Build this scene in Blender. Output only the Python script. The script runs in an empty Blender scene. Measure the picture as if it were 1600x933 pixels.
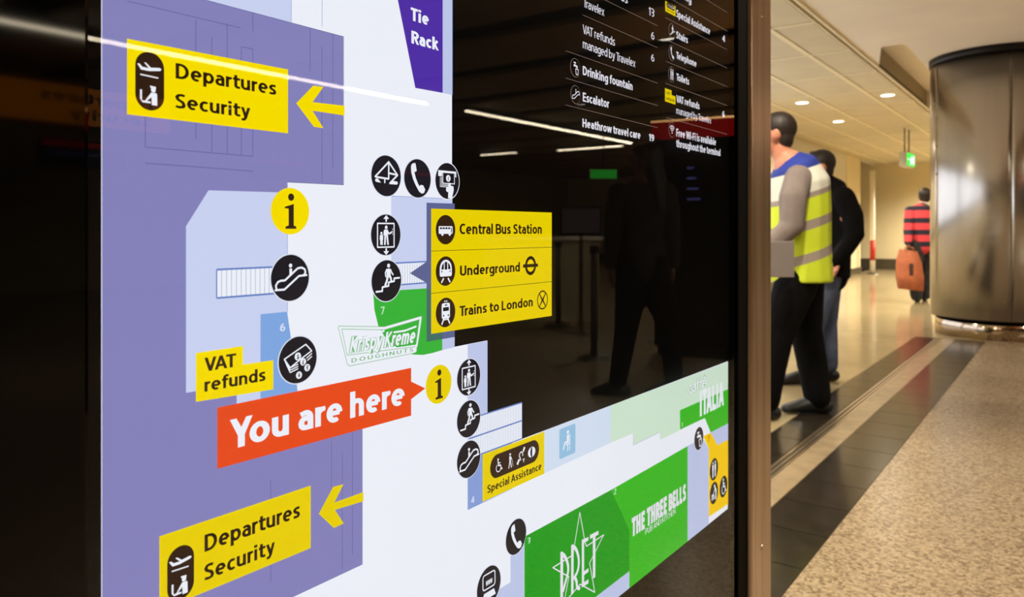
import bpy, bmesh, math, random
from mathutils import Vector, Matrix
from mathutils.geometry import tessellate_polygon
random.seed(7)
SC = bpy.context.scene
COL = SC.collection

# ------------------------------------------------------------------ camera
EYE = 1.1
TH = math.atan(880/1200); SN, CS = math.sin(TH), math.cos(TH)
cam_d = bpy.data.cameras.new('camera'); cam = bpy.data.objects.new('camera', cam_d); COL.objects.link(cam)
cam.location = (0, 0, EYE); cam.rotation_euler = (math.pi/2, 0, TH)
cam_d.sensor_width = 36; cam_d.lens = 27; cam_d.shift_y = -106.5/1600
cam_d.clip_start = .02; cam_d.clip_end = 100
cam_d.dof.use_dof = True; cam_d.dof.focus_distance = .78; cam_d.dof.aperture_fstop = 10
SC.camera = cam
# ------------------------------------------------------------------ world, exposure
w = bpy.data.worlds.new('world'); SC.world = w; w.use_nodes = True
w.node_tree.nodes['Background'].inputs[0].default_value = (1, .8, .55, 1)
w.node_tree.nodes['Background'].inputs[1].default_value = .03
SC.view_settings.view_transform = 'Standard'; SC.view_settings.look = 'None'
SC.view_settings.exposure = 0.0; SC.view_settings.gamma = 1
LAMP_W = 265.0; LAMP_COL = (1, .91, .72); TUBE = 24.0; HALL_W = 340.0

# ------------------------------------------------------------------ helpers
def lin(c):
    return tuple(((v/255)/12.92 if v/255 <= .04045 else ((v/255+.055)/1.055)**2.4) for v in c) + (1,)
MATS = {}
def principled(name, col, rough=.5, metal=0, spec=.5, aniso=0, noise=None, bump=None, coat=0):
    m = bpy.data.materials.new(name); m.use_nodes = True; MATS[name] = m
    nt = m.node_tree; b = nt.nodes['Principled BSDF']
    c = lin(col) if max(col) > 1 else tuple(col)+(1,)
    b.inputs['Base Color'].default_value = c
    b.inputs['Roughness'].default_value = rough; b.inputs['Metallic'].default_value = metal
    b.inputs['Specular IOR Level'].default_value = spec
    b.inputs['Coat Weight'].default_value = coat
    if aniso: b.inputs['Anisotropic'].default_value = aniso
    if noise:   # (scale xyz, amount, detail)
        tc = nt.nodes.new('ShaderNodeTexCoord'); mp = nt.nodes.new('ShaderNodeMapping'); mp.inputs['Scale'].default_value = noise[0]
        nz = nt.nodes.new('ShaderNodeTexNoise'); nz.inputs['Scale'].default_value = 1; nz.inputs['Detail'].default_value = noise[2]
        nt.links.new(tc.outputs['Object'], mp.inputs[0]); nt.links.new(mp.outputs[0], nz.inputs[0])
        mr = nt.nodes.new('ShaderNodeMapRange'); mr.inputs['From Min'].default_value = .3; mr.inputs['From Max'].default_value = .7
        mr.inputs['To Min'].default_value = 1-noise[1]; mr.inputs['To Max'].default_value = 1+noise[1]*.6
        nt.links.new(nz.outputs[0], mr.inputs[0])
        mx = nt.nodes.new('ShaderNodeVectorMath'); mx.operation = 'SCALE'; mx.inputs[0].default_value = c[:3]
        nt.links.new(mr.outputs[0], mx.inputs['Scale']); nt.links.new(mx.outputs[0], b.inputs['Base Color'])
        if bump:
            bp = nt.nodes.new('ShaderNodeBump'); bp.inputs['Strength'].default_value = bump; bp.inputs['Distance'].default_value = .002
            nt.links.new(nz.outputs[0], bp.inputs['Height']); nt.links.new(bp.outputs[0], b.inputs['Normal'])
    return m
def emitter(name, col, s=1.0, spill=1.0):
    m = bpy.data.materials.new(name); m.use_nodes = True; MATS[name] = m
    nt = m.node_tree; nt.nodes.clear()
    e = nt.nodes.new('ShaderNodeEmission'); o = nt.nodes.new('ShaderNodeOutputMaterial')
    e.inputs[0].default_value = lin(col); e.inputs[1].default_value = s
    nt.links.new(e.outputs[0], o.inputs[0]); return m
def mesh_obj(name, verts, faces, mat, parent=None, smooth=False):
    me = bpy.data.meshes.new(name); me.from_pydata(verts, [], faces); me.update()
    if mat is not None: me.materials.append(mat)
    if smooth: me.shade_smooth()
    o = bpy.data.objects.new(name, me); COL.objects.link(o)
    if parent is not None: o.parent = parent
    return o
def bm_obj(name, bm, mat, parent=None, smooth=False):
    me = bpy.data.meshes.new(name); bm.to_mesh(me); bm.free()
    me.materials.append(mat)
    if smooth: me.shade_smooth()
    o = bpy.data.objects.new(name, me); COL.objects.link(o)
    if parent is not None: o.parent = parent
    return o
def box_into(bm, x0, x1, y0, y1, z0, z1, bev=0, seg=2):
    r = bmesh.ops.create_cube(bm, size=1, matrix=Matrix.Translation(((x0+x1)/2, (y0+y1)/2, (z0+z1)/2)) @ Matrix.Diagonal((x1-x0, y1-y0, z1-z0, 1)))
    if bev:
        es = {e for v in r['verts'] for e in v.link_edges}
        bmesh.ops.bevel(bm, geom=list(es), offset=bev, segments=seg, affect='EDGES', profile=.5)
def box(name, x0, x1, y0, y1, z0, z1, mat, parent=None, bev=0, seg=2):
    bm = bmesh.new(); box_into(bm, x0, x1, y0, y1, z0, z1, bev, seg)
    return bm_obj(name, bm, mat, parent)
def thing(name, label, cat, loc=(0, 0, 0), rz=0, group=None):
    o = bpy.data.objects.new(name, None); COL.objects.link(o); o.location = loc; o.rotation_euler = (0, 0, rz)
    o['label'] = label; o['category'] = cat
    if group: o['group'] = group
    return o
def struct(o): o['kind'] = 'structure'; return o
def cyl_into(bm, p0, p1, r0, r1=None, n=20):
    p0, p1 = Vector(p0), Vector(p1); d = p1-p0; r1 = r0 if r1 is None else r1
    M = Matrix.Translation((p0+p1)/2) @ d.to_track_quat('Z', 'Y').to_matrix().to_4x4()
    bmesh.ops.create_cone(bm, cap_ends=True, segments=n, radius1=r0, radius2=r1, depth=d.length, matrix=M)

# ------------------------------------------------------------------ room materials
M_ter = principled('terrazzo', (176, 148, 112), .26, spec=.5)
nt = M_ter.node_tree; b = nt.nodes['Principled BSDF']
tc = nt.nodes.new('ShaderNodeTexCoord')
vo = nt.nodes.new('ShaderNodeTexVoronoi'); vo.inputs['Scale'].default_value = 95; nt.links.new(tc.outputs['Object'], vo.inputs[0])
cr = nt.nodes.new('ShaderNodeValToRGB'); cr.color_ramp.interpolation = 'LINEAR'
el = cr.color_ramp.elements; el[0].position = 0; el[0].color = lin((104, 86, 66)); el[1].position = 1; el[1].color = lin((168, 148, 122))
for p, c in ((.25, (132, 113, 89)), (.6, (150, 130, 104))):
    e = el.new(p); e.color = lin(c)
sp = nt.nodes.new('ShaderNodeSeparateColor'); nt.links.new(vo.outputs['Color'], sp.inputs[0]); nt.links.new(sp.outputs[0], cr.inputs[0])
nt.links.new(cr.outputs[0], b.inputs['Base Color'])
M_slab = principled('polished stone slab', (172, 154, 118), .14, noise=((2.2, 1.4, 1), .12, 4))
M_darktile = principled('charcoal floor tile', (44, 38, 31), .18, noise=((9, 9, 9), .3, 4))
M_grout = principled('floor grout', (120, 104, 84), .7)
M_strip = principled('expansion strip stone', (150, 130, 102), .25, noise=((12, 12, 12), .15, 3))
M_rail = principled('expansion joint aluminium', (185, 165, 135), .3, metal=.9)
M_railgap = principled('rubber joint gap', (50, 42, 34), .7)
M_plaster = principled('ceiling plaster', (240, 228, 208), .85, noise=((1.2, 1.2, 1.2), .06, 3))
M_ctile = principled('perforated ceiling tile', (206, 196, 168), .6, noise=((3, 3, 3), .05, 3))
M_grid = principled('ceiling grid bar', (232, 220, 186), .5)
M_recess = principled('ceiling slot interior', (150, 136, 106), .8)
M_void = principled('ceiling void black', (10, 9, 8), .9)
M_cpanel = principled('brown metal ceiling panel', (150, 122, 84), .6, noise=((.8, .8, .8), .2, 2))
M_wall = principled('cream wall', (228, 212, 172), .6, noise=((.8, .8, .8), .05, 3))
M_wallg = principled('pale grey wall panel', (214, 208, 192), .35)
M_walld = principled('dim taupe wall', (190, 172, 136), .7, noise=((.6, .6, .6), .2, 3))
M_skirt = principled('dark metal baseboard', (84, 75, 60), .4, metal=.2)

# ------------------------------------------------------------------ room
floor = box('floor', -4.6, 14, -6, 24, -.2, -.006, M_grout); struct(floor)
box('terrazzo_slab', -.71, 14, -6, 24, -.006, 0, M_ter, floor)
for j, (xa, xb) in enumerate(((-4.6, -2.97), (-2.965, -1.335))):
    for ya, yb in ((-6, 1.95), (1.956, 8.9), (8.91, 15.9), (15.91, 24)):
        box('stone_slab', xa, xb, ya, yb, -.006, 0, M_slab, floor)
box('stone_slab', -1.33, -.715, 8.91, 24, -.006, 0, M_slab, floor)
me_a = me_b = None
y = -5.99
TS = .316; y = 2.57-27*TS
tiles = []
while y < 8.9-.02:
    yb = min(y+TS-.005, 8.9)
    if abs(yb-y-(TS-.005)) < 1e-4:
        for xa, xb, key in ((-.97, -.714, 'a'), (-1.33, -1.152, 'b')):
            ref = me_a if key == 'a' else me_b
            if ref is None:
                o = box('floor_tile', xa, xb, 0, TS-.005, -.006, 0, M_darktile, floor)
                if key == 'a': me_a = o.data
                else: me_b = o.data
            else:
                o = bpy.data.objects.new('floor_tile', ref); COL.objects.link(o); o.parent = floor
            o.location.y = y
    else:
        box('floor_tile', -.97, -.714, y, yb, -.006, 0, M_darktile, floor)
        box('floor_tile', -1.33, -1.152, y, yb, -.006, 0, M_darktile, floor)
    y += TS
box('expansion_strip', -1.085, -.974, -6, 8.9, -.006, .0, M_strip, floor)
box('rail_gap', -1.148, -1.086, -6, 8.9, -.006, -.003, M_railgap, floor)
for x in (-1.146, -1.12, -1.098):
    box('joint_rail', x, x+.014, -6, 8.9, -.006, .001, M_rail, floor)
box('cross_rail', -4.55, 2, 8.898, 8.912, -.006, .0015, M_rail, floor)

H = 2.94
ceiling = bpy.data.objects.new('ceiling', None); COL.objects.link(ceiling); struct(ceiling)
box('plaster_panel', -1.35, .3, -6, 24, H, H+.3, M_plaster, ceiling)
box('plaster_panel', -1.8, -1.35, -6, 8.4, H, H+.3, M_plaster, ceiling)
box('plaster_panel', -1.8, -1.35, 13, 24, H, H+.3, M_plaster, ceiling)
box('slot_top', -1.8, -1.35, 8.4, 13, H+.26, H+.3, M_plaster, ceiling)
box('slot_side', -1.84, -1.8, 8.4, 13, H+.001, H+.28, M_recess, ceiling)
tri = [(-1.8, 8.4), (-1.57, 8.4), (-1.8, 9.5)]
mesh_obj('plaster_panel', [(a, b_, z) for z in (H, H+.26) for a, b_ in tri], [(0, 2, 1), (3, 4, 5), (0, 1, 4, 3), (1, 2, 5, 4), (2, 0, 3, 5)], M_plaster, ceiling)
box('edge_trim', -1.80, -1.775, -6, 24, H-.018, H+.001, M_grid, ceiling)
box('shadow_gap', -1.845, -1.815, -6, 24, H+.006, H+.02, M_recess, ceiling)
box('edge_trim', -1.86, -1.845, -6, 24, H-.006, H+.02, M_grid, ceiling)
xs = [-1.86, -2.26, -2.93, -3.55, -4.2, -4.6]
ys = [9.67+1.3*i for i in range(-12, 12)]
for i in range(len(xs)-1):
    ref = None
    for j in range(len(ys)-1):
        if ref is None:
            o = box('ceiling_tile', xs[i+1]+.02, xs[i]-.02, .02, 1.28, H+.008, H+.03, M_ctile, ceiling, bev=.004, seg=1); ref = o.data
        else:
            o = bpy.data.objects.new('ceiling_tile', ref); COL.objects.link(o); o.parent = ceiling
        o.location.y = ys[j]
for x in xs[1:]: box('grid_bar', x-.026, x+.026, -6, 24, H-.001, H+.032, M_grid, ceiling)
for y in ys: box('grid_bar', -4.6, -1.86, y-.02, y+.02, H, H+.032, M_grid, ceiling)
box('ceiling_backing', -4.6, -1.8, -6, 24, H+.03, H+.05, M_void, ceiling)
box('ceiling_void', .3, 14, -6, 24, H+.4, H+.42, M_void, ceiling)
ref = None
for i in range(-9, 13):
    yc = 7.05+.7+1.42*i
    if ref is None:
        o = box('ceiling_panel', .32, 14, -.5, .5, H, H+.06, M_cpanel, ceiling, bev=.01, seg=1); ref = o.data
    else:
        o = bpy.data.objects.new('ceiling_panel', ref); COL.objects.link(o); o.parent = ceiling
    o.location.y = yc

wl = struct(box('wall_left', -4.7, -4.45, -6, 21.2, 0, 3.3, M_wall))
box('wall_panel', -4.452, -4.43, 14.2, 19.6, .16, 2.9, M_wallg, wl)
box('wall_panel', -4.452, -4.43, 19.64, 21.1, .16, 2.9, M_wall, wl)
struct(box('wall_back', -6.5, 14, 23.6, 23.8, 0, 3.3, M_wall))
struct(box('wall_right', 13.8, 14, -6, 24, 0, 3.4, M_walld))
struct(box('wall_front', -4.7, 14, -6.2, -6, 0, 3.4, M_walld))
struct(box('baseboard_left', -4.45, -4.42, -6, 21.2, 0, .16, M_skirt))
struct(box('baseboard_back', -6.4, 14, 23.55, 23.6, 0, .3, M_skirt))

# ------------------------------------------------------------------ ceiling lights
M_lens = emitter('lit lamp lens', (255, 246, 226), 9)
M_rim = principled('white lamp rim', (235, 230, 220), .4)
def lamp_parts(t, r=.085, lit=True, watts=None, ang=150):
    bm = bmesh.new()
    n = 32
    vo_, vi_, vt = [], [], []
    for k in range(n):
        a = 2*math.pi*k/n; c, s = math.cos(a), math.sin(a)
        vo_.append(bm.verts.new((c*(r+.018), s*(r+.018), 0))); vi_.append(bm.verts.new((c*r, s*r, -.008))); vt.append(bm.verts.new((c*r, s*r, .0)))
    for k in range(n):
        q = (k+1) % n
        bm.faces.new((vo_[k], vi_[k], vi_[q], vo_[q])); bm.faces.new((vi_[k], vt[k], vt[q], vi_[q]))
    bm_obj('rim', bm, M_rim, t, True)
    bm = bmesh.new(); bmesh.ops.create_circle(bm, cap_ends=True, segments=n, radius=r, matrix=Matrix.Translation((0, 0, -.003)))
    bmesh.ops.reverse_faces(bm, faces=bm.faces[:])
    bm_obj('lens', bm, M_lens, t)
    if watts:
        ld = bpy.data.lights.new('lamp_light', 'SPOT'); ld.energy = watts; ld.color = LAMP_COL; ld.spot_size = math.radians(ang); ld.spot_blend = .6
        ld.shadow_soft_size = .08
        lo = bpy.data.objects.new('lamp_light', ld); COL.objects.link(lo); lo.parent = t; lo.location = (0, 0, -.02)
GRP = 'round ceiling downlights'
vis = [(-2.06, 11.47, 'round white downlight nearest the steel column, rightmost of three in the tiled ceiling'),
       (-3.18, 11.42, 'round white downlight above the man in the yellow vest, leftmost of three in the ceiling'),
       (-3.23, 13.74, 'round white downlight lower and farther than its two neighbours in the tiled ceiling')]
for x, y, l in vis:
    lamp_parts(thing('ceiling_light', l, 'light', (x, y, H+.004), 0, GRP), watts=LAMP_W)
hid = 'unseen round warm downlight added in the ceiling to light the concourse'  # unseen lamps added to light the concourse; far ones brighten the back wall
for x, y, wt in ((-3.2, 6.6, 1), (-3.3, 3.4, 1), (-3.2, .4, .8), (-1.0, 3.6, 1), (-1.0, .6, .9), (.1, 1.9, .8), (-1.0, -2.4, .8), (-1.3, 21.0, 3.2), (-2.2, 21.8, 2.6), (-1.6, 17.8, 2.2), (-.5, 16.8, 2), (.2, 12.4, 1)):
    lamp_parts(thing('ceiling_light', hid, 'light', (x, y, H+.004 if x < -1.8 else H-.001), 0, GRP), watts=LAMP_W*wt)
# hall behind the camera, seen only in the glass
for x, y in ((2.27, 6.98), (2.3, 12.7), (5.0, 2.8), (9.6, 6.98), (9.6, 12.7), (5.0, -2.8), (9.5, -1), (3.5, 18.36), (7.5, 18.36), (5.0, 9.87)):  # first lamp seen unlit in the glass, the rest added to brighten the hall
    lamp_parts(thing('ceiling_light', 'round lamp between dark ceiling panels, its light added for the mirrored hall', 'light', (x, y, H+.05), 0, 'mirrored hall lamps'), watts=HALL_W)
M_tube = emitter('lit tube', (255, 238, 205), TUBE); M_body = principled('tube housing', (90, 80, 66), .5)
def tube(label, x0, x1, y0, y1):
    t = thing('tube_light', label, 'light', ((x0+x1)/2, (y0+y1)/2, H-.07), 0, 'tube lights mirrored in the glass')
    dx, dy = (x1-x0)/2, (y1-y0)/2
    box('housing', -dx-.02, dx+.02, -dy-.02, dy+.02, .0, .06, M_body, t, bev=.01)
    box('diffuser', -dx, dx, -dy, dy, -.03, .0, M_tube, t, bev=.01)
tube('long thin tube light mirrored across the departures sign', 6.25, 6.32, 1.0, 7.9)
tube('long thin tube light mirrored beside the tall text columns', 6.20, 6.27, 8.7, 13.9)
tube('short crosswise tube light mirrored left of the map edge', 9.2, 10.2, 14.02, 14.06)
tube('crosswise tube light mirrored under the tall text columns', 6.6, 8.2, 14.2, 14.24)

# ------------------------------------------------------------------ directory sign
PX = -.5
def pan(px, py, D=.5):
    t = (px-800)/1200; k = D/(SN-CS*t)
    return (k*(CS+SN*t), EYE+k*(360-py)/1200)
def zline(x0, y0):            # py on the horizontal line through (x0,y0) at another px
    return lambda x: 360+(y0-360)*(1678.2-x)/(1678.2-x0)
sign = thing('directory_sign', 'large black backlit wayfinding board with a terminal map and yellow labels', 'sign')
def flat(name, polys, mat, level, parent=None, label=None, cut=None):
    """polys: list of closed outlines in plane metres"""
    V, F = [], []
    for p in polys:
        b0 = len(V); x = PX+.0002*level
        V += [(x, a, z) for a, z in p]
        tr = tessellate_polygon([[Vector((a, z, 0)) for a, z in p]])
        for t in tr:
            a, b_, c = [p[i] for i in t]
            if (b_[0]-a[0])*(c[1]-a[1])-(b_[1]-a[1])*(c[0]-a[0]) < 0: t = (t[0], t[2], t[1])
            F.append(tuple(b0+i for i in t))
    o = mesh_obj(name, V, F, mat, sign if parent is None else parent)
    if label: o['label'] = label
    return o
def P(*pts): return [pan(*p) for p in pts]
def disc(cx, cy, r, n=28): return [(cx+r*math.cos(2*math.pi*i/n), cy+r*math.sin(2*math.pi*i/n)) for i in range(n)]
def stroke(pts, w, closed=False, cap=True, n=8):
    out = []; q = list(pts)+([pts[0]] if closed else [])
    for a, b_ in zip(q[:-1], q[1:]):
        dx, dy = b_[0]-a[0], b_[1]-a[1]; L = math.hypot(dx, dy) or 1; nx, ny = -dy/L*w/2, dx/L*w/2
        out.append([(a[0]+nx, a[1]+ny), (b_[0]+nx, b_[1]+ny), (b_[0]-nx, b_[1]-ny), (a[0]-nx, a[1]-ny)])
    rng = q if cap else q[1:-1]
    for p in rng: out.append(disc(p[0], p[1], w/2, n))
    return out
def arc(cx, cy, r, a0, a1, n=10, ry=None):
    ry = r if ry is None else ry
    return [(cx+r*math.cos(math.radians(a0+(a1-a0)*i/n)), cy+ry*math.sin(math.radians(a0+(a1-a0)*i/n))) for i in range(n+1)]
def rrect(x0, x1, y0, y1, r, n=5):
    return (arc(x1-r, y1-r, r, 0, 90, n)+arc(x0+r, y1-r, r, 90, 180, n)+arc(x0+r, y0+r, r, 180, 270, n)+arc(x1-r, y0+r, r, 270, 360, n))
# inks
def ink(n, c, s=1.0): return emitter(n, c, s)
I_white = ink('backlit white', (240, 243, 252)); I_pur = ink('backlit lavender purple', (134, 131, 188))
I_lb = ink('backlit pale blue', (203, 212, 243)); I_mb = ink('backlit sky blue', (128, 168, 226)); I_mb2 = ink('backlit cornflower', (136, 160, 217))
I_lav = ink('backlit pale lavender', (192, 202, 236)); I_ye = ink('backlit yellow', (250, 223, 0)); I_ye_dim = ink('backlit yellow falloff', (236, 210, 3)); I_amb = ink('backlit amber', (252, 206, 0))  # second yellow: same ink with the weaker backlight put into its colour
I_red = ink('backlit orange red', (234, 76, 28)); I_vio = ink('backlit violet', (80, 48, 166)); I_gr = ink('backlit green', (58, 180, 58))
I_gr2 = ink('backlit deep green', (22, 158, 28)); I_gr3 = ink('backlit bright green', (54, 186, 36)); I_pg = ink('backlit mint', (210, 233, 211)); I_pg2 = ink('backlit paler mint', (224, 240, 226))
I_pb = ink('backlit ice blue', (212, 226, 245)); I_seat = ink('backlit seat blue', (150, 195, 228)); I_slate = ink('backlit slate', (96, 102, 148)); I_slate2 = ink('backlit slate over green', (70, 112, 104))
I_line = ink('map line indigo', (88, 84, 146)); I_bl = ink('map line blue', (104, 132, 198)); I_hat = ink('hatch grey blue', (176, 190, 216)); I_gline = ink('logo outline green', (112, 182, 112))
I_num = ink('map number', (214, 222, 248)); I_numg = ink('map number on green', (190, 230, 190)); I_or = ink('orange letter ink', (236, 160, 0))
I_txtw = ink('lit lettering white', (232, 230, 240)); I_rule = ink('list rule', (136, 116, 104)); I_wpale = ink('backlit white with tint', (226, 231, 246))
M_blk = principled('opaque black ink', (20, 17, 20), .6, spec=.2); M_brn = principled('opaque dark brown ink', (46, 28, 22), .6, spec=.2)
nb = M_blk.node_tree.nodes['Principled BSDF']; nb.inputs['Emission Color'].default_value = lin((26, 24, 36)); nb.inputs['Emission Strength'].default_value = .6
nb = M_brn.node_tree.nodes['Principled BSDF']; nb.inputs['Emission Color'].default_value = lin((58, 34, 22)); nb.inputs['Emission Strength'].default_value = .5
M_board = principled('black acrylic board', (8, 7, 6), .6, spec=.1)
SY1 = 1.347
box('back_panel', -.56, PX, .12, SY1+.03, .3, 2.1, M_board, sign)
# --- text
_cache = {}
def raw_glyph(s, bold):
    key = (s, bold)
    if key in _cache: return _cache[key]
    cu = bpy.data.curves.new('txt', 'FONT'); cu.body = s; cu.size = 1; cu.resolution_u = 3; cu.offset = bold; cu.fill_mode = 'FRONT'
    o = bpy.data.objects.new('txt', cu); COL.objects.link(o)
    dg = bpy.context.evaluated_depsgraph_get(); me = bpy.data.meshes.new_from_object(o.evaluated_get(dg))
    V = [(v.co.x, v.co.y) for v in me.vertices]; F = [tuple(p.vertices) for p in me.polygons]
    if me.polygons and me.polygons[0].normal.z < 0: F = [f[::-1] for f in F]
    bpy.data.objects.remove(o); bpy.data.curves.remove(cu); bpy.data.meshes.remove(me)
    _cache[key] = (V, F); return V, F
XH = .735
def E_(cx, cy, rx, ry, a0, a1, n=None):
    n = n or max(3, int(abs(a1-a0)/18))
    return [(cx+rx*math.cos(math.radians(a0+(a1-a0)*i/n)), cy+ry*math.sin(math.radians(a0+(a1-a0)*i/n))) for i in range(n+1)]
def letter(ch, w):
    """centre-line strokes of a humanist signage letter: (strokes, filled shapes, width, y range); cap height 1"""
    h = w/2; x = XH; L = None; fills = []; lo, hi = None, None
    bx = .27; brx = bx-h; bry = x/2-h; by = x/2
    if ch == 'o': L = [E_(.285, by, .285-h, bry, 0, 360)]; W = .57
    elif ch in 'nmhu':
        ra = .25-h if ch != 'm' else .225-h; ac = x-h-.19
        if ch == 'm': L = [[(h, 0), (h, x)], [(h, ac)]+E_(h+ra, ac, ra, .19, 180, 0)+[(h+2*ra, 0)], [(h+2*ra, ac)]+E_(h+3*ra, ac, ra, .19, 180, 0)+[(h+4*ra, 0)]]; W = 4*ra+w
        else:
            L = [[(h, 0), (h, x if ch != 'h' else 1.03)], [(h, ac)]+E_(h+ra, ac, ra, .19, 180, 0)+[(h+2*ra, 0)]]; W = 2*ra+w
            if ch == 'u': L = [[(W-a, x-b_) for a, b_ in s_] for s_ in L]
    elif ch == 'r': L = [[(h, 0), (h, x)], [(h, x-h-.2)]+E_(h+.2, x-h-.2, .2, .2, 180, 82)]; W = .33; hi = x
    elif ch == 'a': 
        sx = .47-h; L = [[(.07, x-h-.05)]+E_(.23, x-h-.2, sx-.23, .2, 110, 0)+[(sx, 0)], [(sx, .43)]+[(.22, .43)]+E_(.21, (.43+h)/2, .21-h, (.43-h)/2, 90, 270)+[(.3, h), (sx, .12)]]; W = .47; lo = 0
    elif ch == 'e': L = [E_(bx, by, brx, bry, 0, 302), [(h, by), (2*bx-h, by)]]; W = .54
    elif ch == '\u00e8': L = [E_(bx, by, brx, bry, 0, 302), [(h, by), (2*bx-h, by)], [(.14, 1.05), (.32, .86)]]; W = .54
    elif ch == 'c': L = [E_(bx, by, brx, bry, 52, 308)]; W = .45
    elif ch == 's': L = [[(.38, x-h-.02), (.26, x-h), (.15, x-h-.02), (h, x*.74), (.12, x*.58), (.3, x*.42), (.42-h, x*.26), (.3, h+.02), (.18, h), (.03, h+.02)]]; W = .42
    elif ch in 'dbpqg':
        s_ = E_(bx, by, brx, bry, 0, 360); sx = 2*bx-h if ch in 'dqg' else h
        y0 = {'d': 0, 'b': 0, 'p': -.24, 'q': -.24, 'g': 0}[ch]; y1 = 1.03 if ch in 'db' else x
        L = [s_, [(sx, y0), (sx, y1)]]; W = .54
        if ch == 'g': L = [s_, [(sx, x), (sx, -.05)]+E_(sx-.2, -.05, .2, .2-h+.04, 0, -90)+[(.08, -.19)]]
    elif ch == 't': L = [[(.15, .93), (.15, .2)]+E_(.28, .2, .13, .2-h, 180, 270)+[(.38, h)], [(0, x-h*.9), (.38, x-h*.9)]]; W = .38
    elif ch == 'f': L = [[(.15, 0), (.15, .82)]+E_(.28, .82, .13, .21-h, 180, 90)+[(.38, 1.03-h)], [(0, x-h*.9), (.35, x-h*.9)]]; W = .36
    elif ch == 'i': L = [[(h+.01, 0), (h+.01, x)]]; fills = [[(0, .84), (w+.02, .84), (w+.02, 1.02), (0, 1.02)]]; W = w+.02
    elif ch == 'l': L = [[(h, 0), (h, 1.03)]]; W = w
    elif ch == 'k': L = [[(h, 0), (h, 1.03)], [(h, .32), (.42, x+.03)], [(.2, .42), (.45, -.03)]]; W = .5; lo, hi = 0, 1.03
    elif ch == 'v': L = [[(h*.9, x+.03), (.25, 0), (.5-h*.9, x+.03)]]; W = .5; lo, hi = 0, x
    elif ch == 'w': L = [[(h*.9, x+.03), (.2, 0), (.38, x), (.56, 0), (.76-h*.9, x+.03)]]; W = .76; lo, hi = 0, x
    elif ch == 'x': L = [[(h, x+.03), (.48-h, -.03)], [(h, -.03), (.48-h, x+.03)]]; W = .48; lo, hi = 0, x
    elif ch == 'y': L = [[(h*.9, x+.03), (.26, .03)], [(.5-h*.9, x+.03), (.25, -.02), (.17, -.19+h*.3), (.03, -.24+h)]]; W = .5; lo, hi = -.25, x
    elif ch == 'A': L = [[(h*.9, -.03), (.33, 1.0), (.66-h*.9, -.03)], [(.15, .3), (.51, .3)]]; W = .66; lo, hi = 0, 1
    elif ch == 'V': L = [[(h*.9, 1.03), (.3, 0), (.6-h*.9, 1.03)]]; W = .6; lo, hi = 0, 1
    elif ch == 'W': L = [[(h*.9, 1.03), (.24, 0), (.46, 1), (.68, 0), (.92-h*.9, 1.03)]]; W = .92; lo, hi = 0, 1
    elif ch == 'Y': L = [[(h*.9, 1.03), (.3, .42), (.6-h*.9, 1.03)], [(.3, .45), (.3, 0)]]; W = .6; lo, hi = 0, 1
    elif ch == 'T': L = [[(0, 1-h*.9), (.54, 1-h*.9)], [(.27, 1-h), (.27, 0)]]; W = .54
    elif ch == 'I': L = [[(h, 0), (h, 1)]]; W = w
    elif ch == 'H': L = [[(h, 0), (h, 1)], [(.6-h, 0), (.6-h, 1)], [(h, .52), (.6-h, .52)]]; W = .6
    elif ch == 'N': L = [[(h, 0), (h, 1)], [(.62-h, 0), (.62-h, 1)], [(h, .97), (.62-h, .03)]]; W = .62; lo, hi = 0, 1
    elif ch == 'E': L = [[(h, 0), (h, 1)], [(h, h*.9), (.48, h*.9)], [(h, .51), (.45, .51)], [(h, 1-h*.9), (.48, 1-h*.9)]]; W = .48
    elif ch == 'F': L = [[(h, 0), (h, 1)], [(h, .49), (.44, .49)], [(h, 1-h*.9), (.47, 1-h*.9)]]; W = .47
    elif ch == 'L': L = [[(h, 0), (h, 1)], [(h, h*.9), (.46, h*.9)]]; W = .46
    elif ch == 'K': L = [[(h, 0), (h, 1)], [(h, .45), (.5, 1.03)], [(.2, .56), (.54, -.03)]]; W = .58; lo, hi = 0, 1
    elif ch in 'PRB':
        q = .5 if ch != 'P' else .43; top = [(h, 1-h)]+E_(.28, (1-h+q)/2, .24-h*.4, (1-h-q)/2, 90, -90)+[(h, q)]; L = [[(h, 0), (h, 1)], top]; W = .54
        if ch == 'R': L.append([(.28, q), (.5, -.03)]); lo, hi = 0, 1
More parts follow.
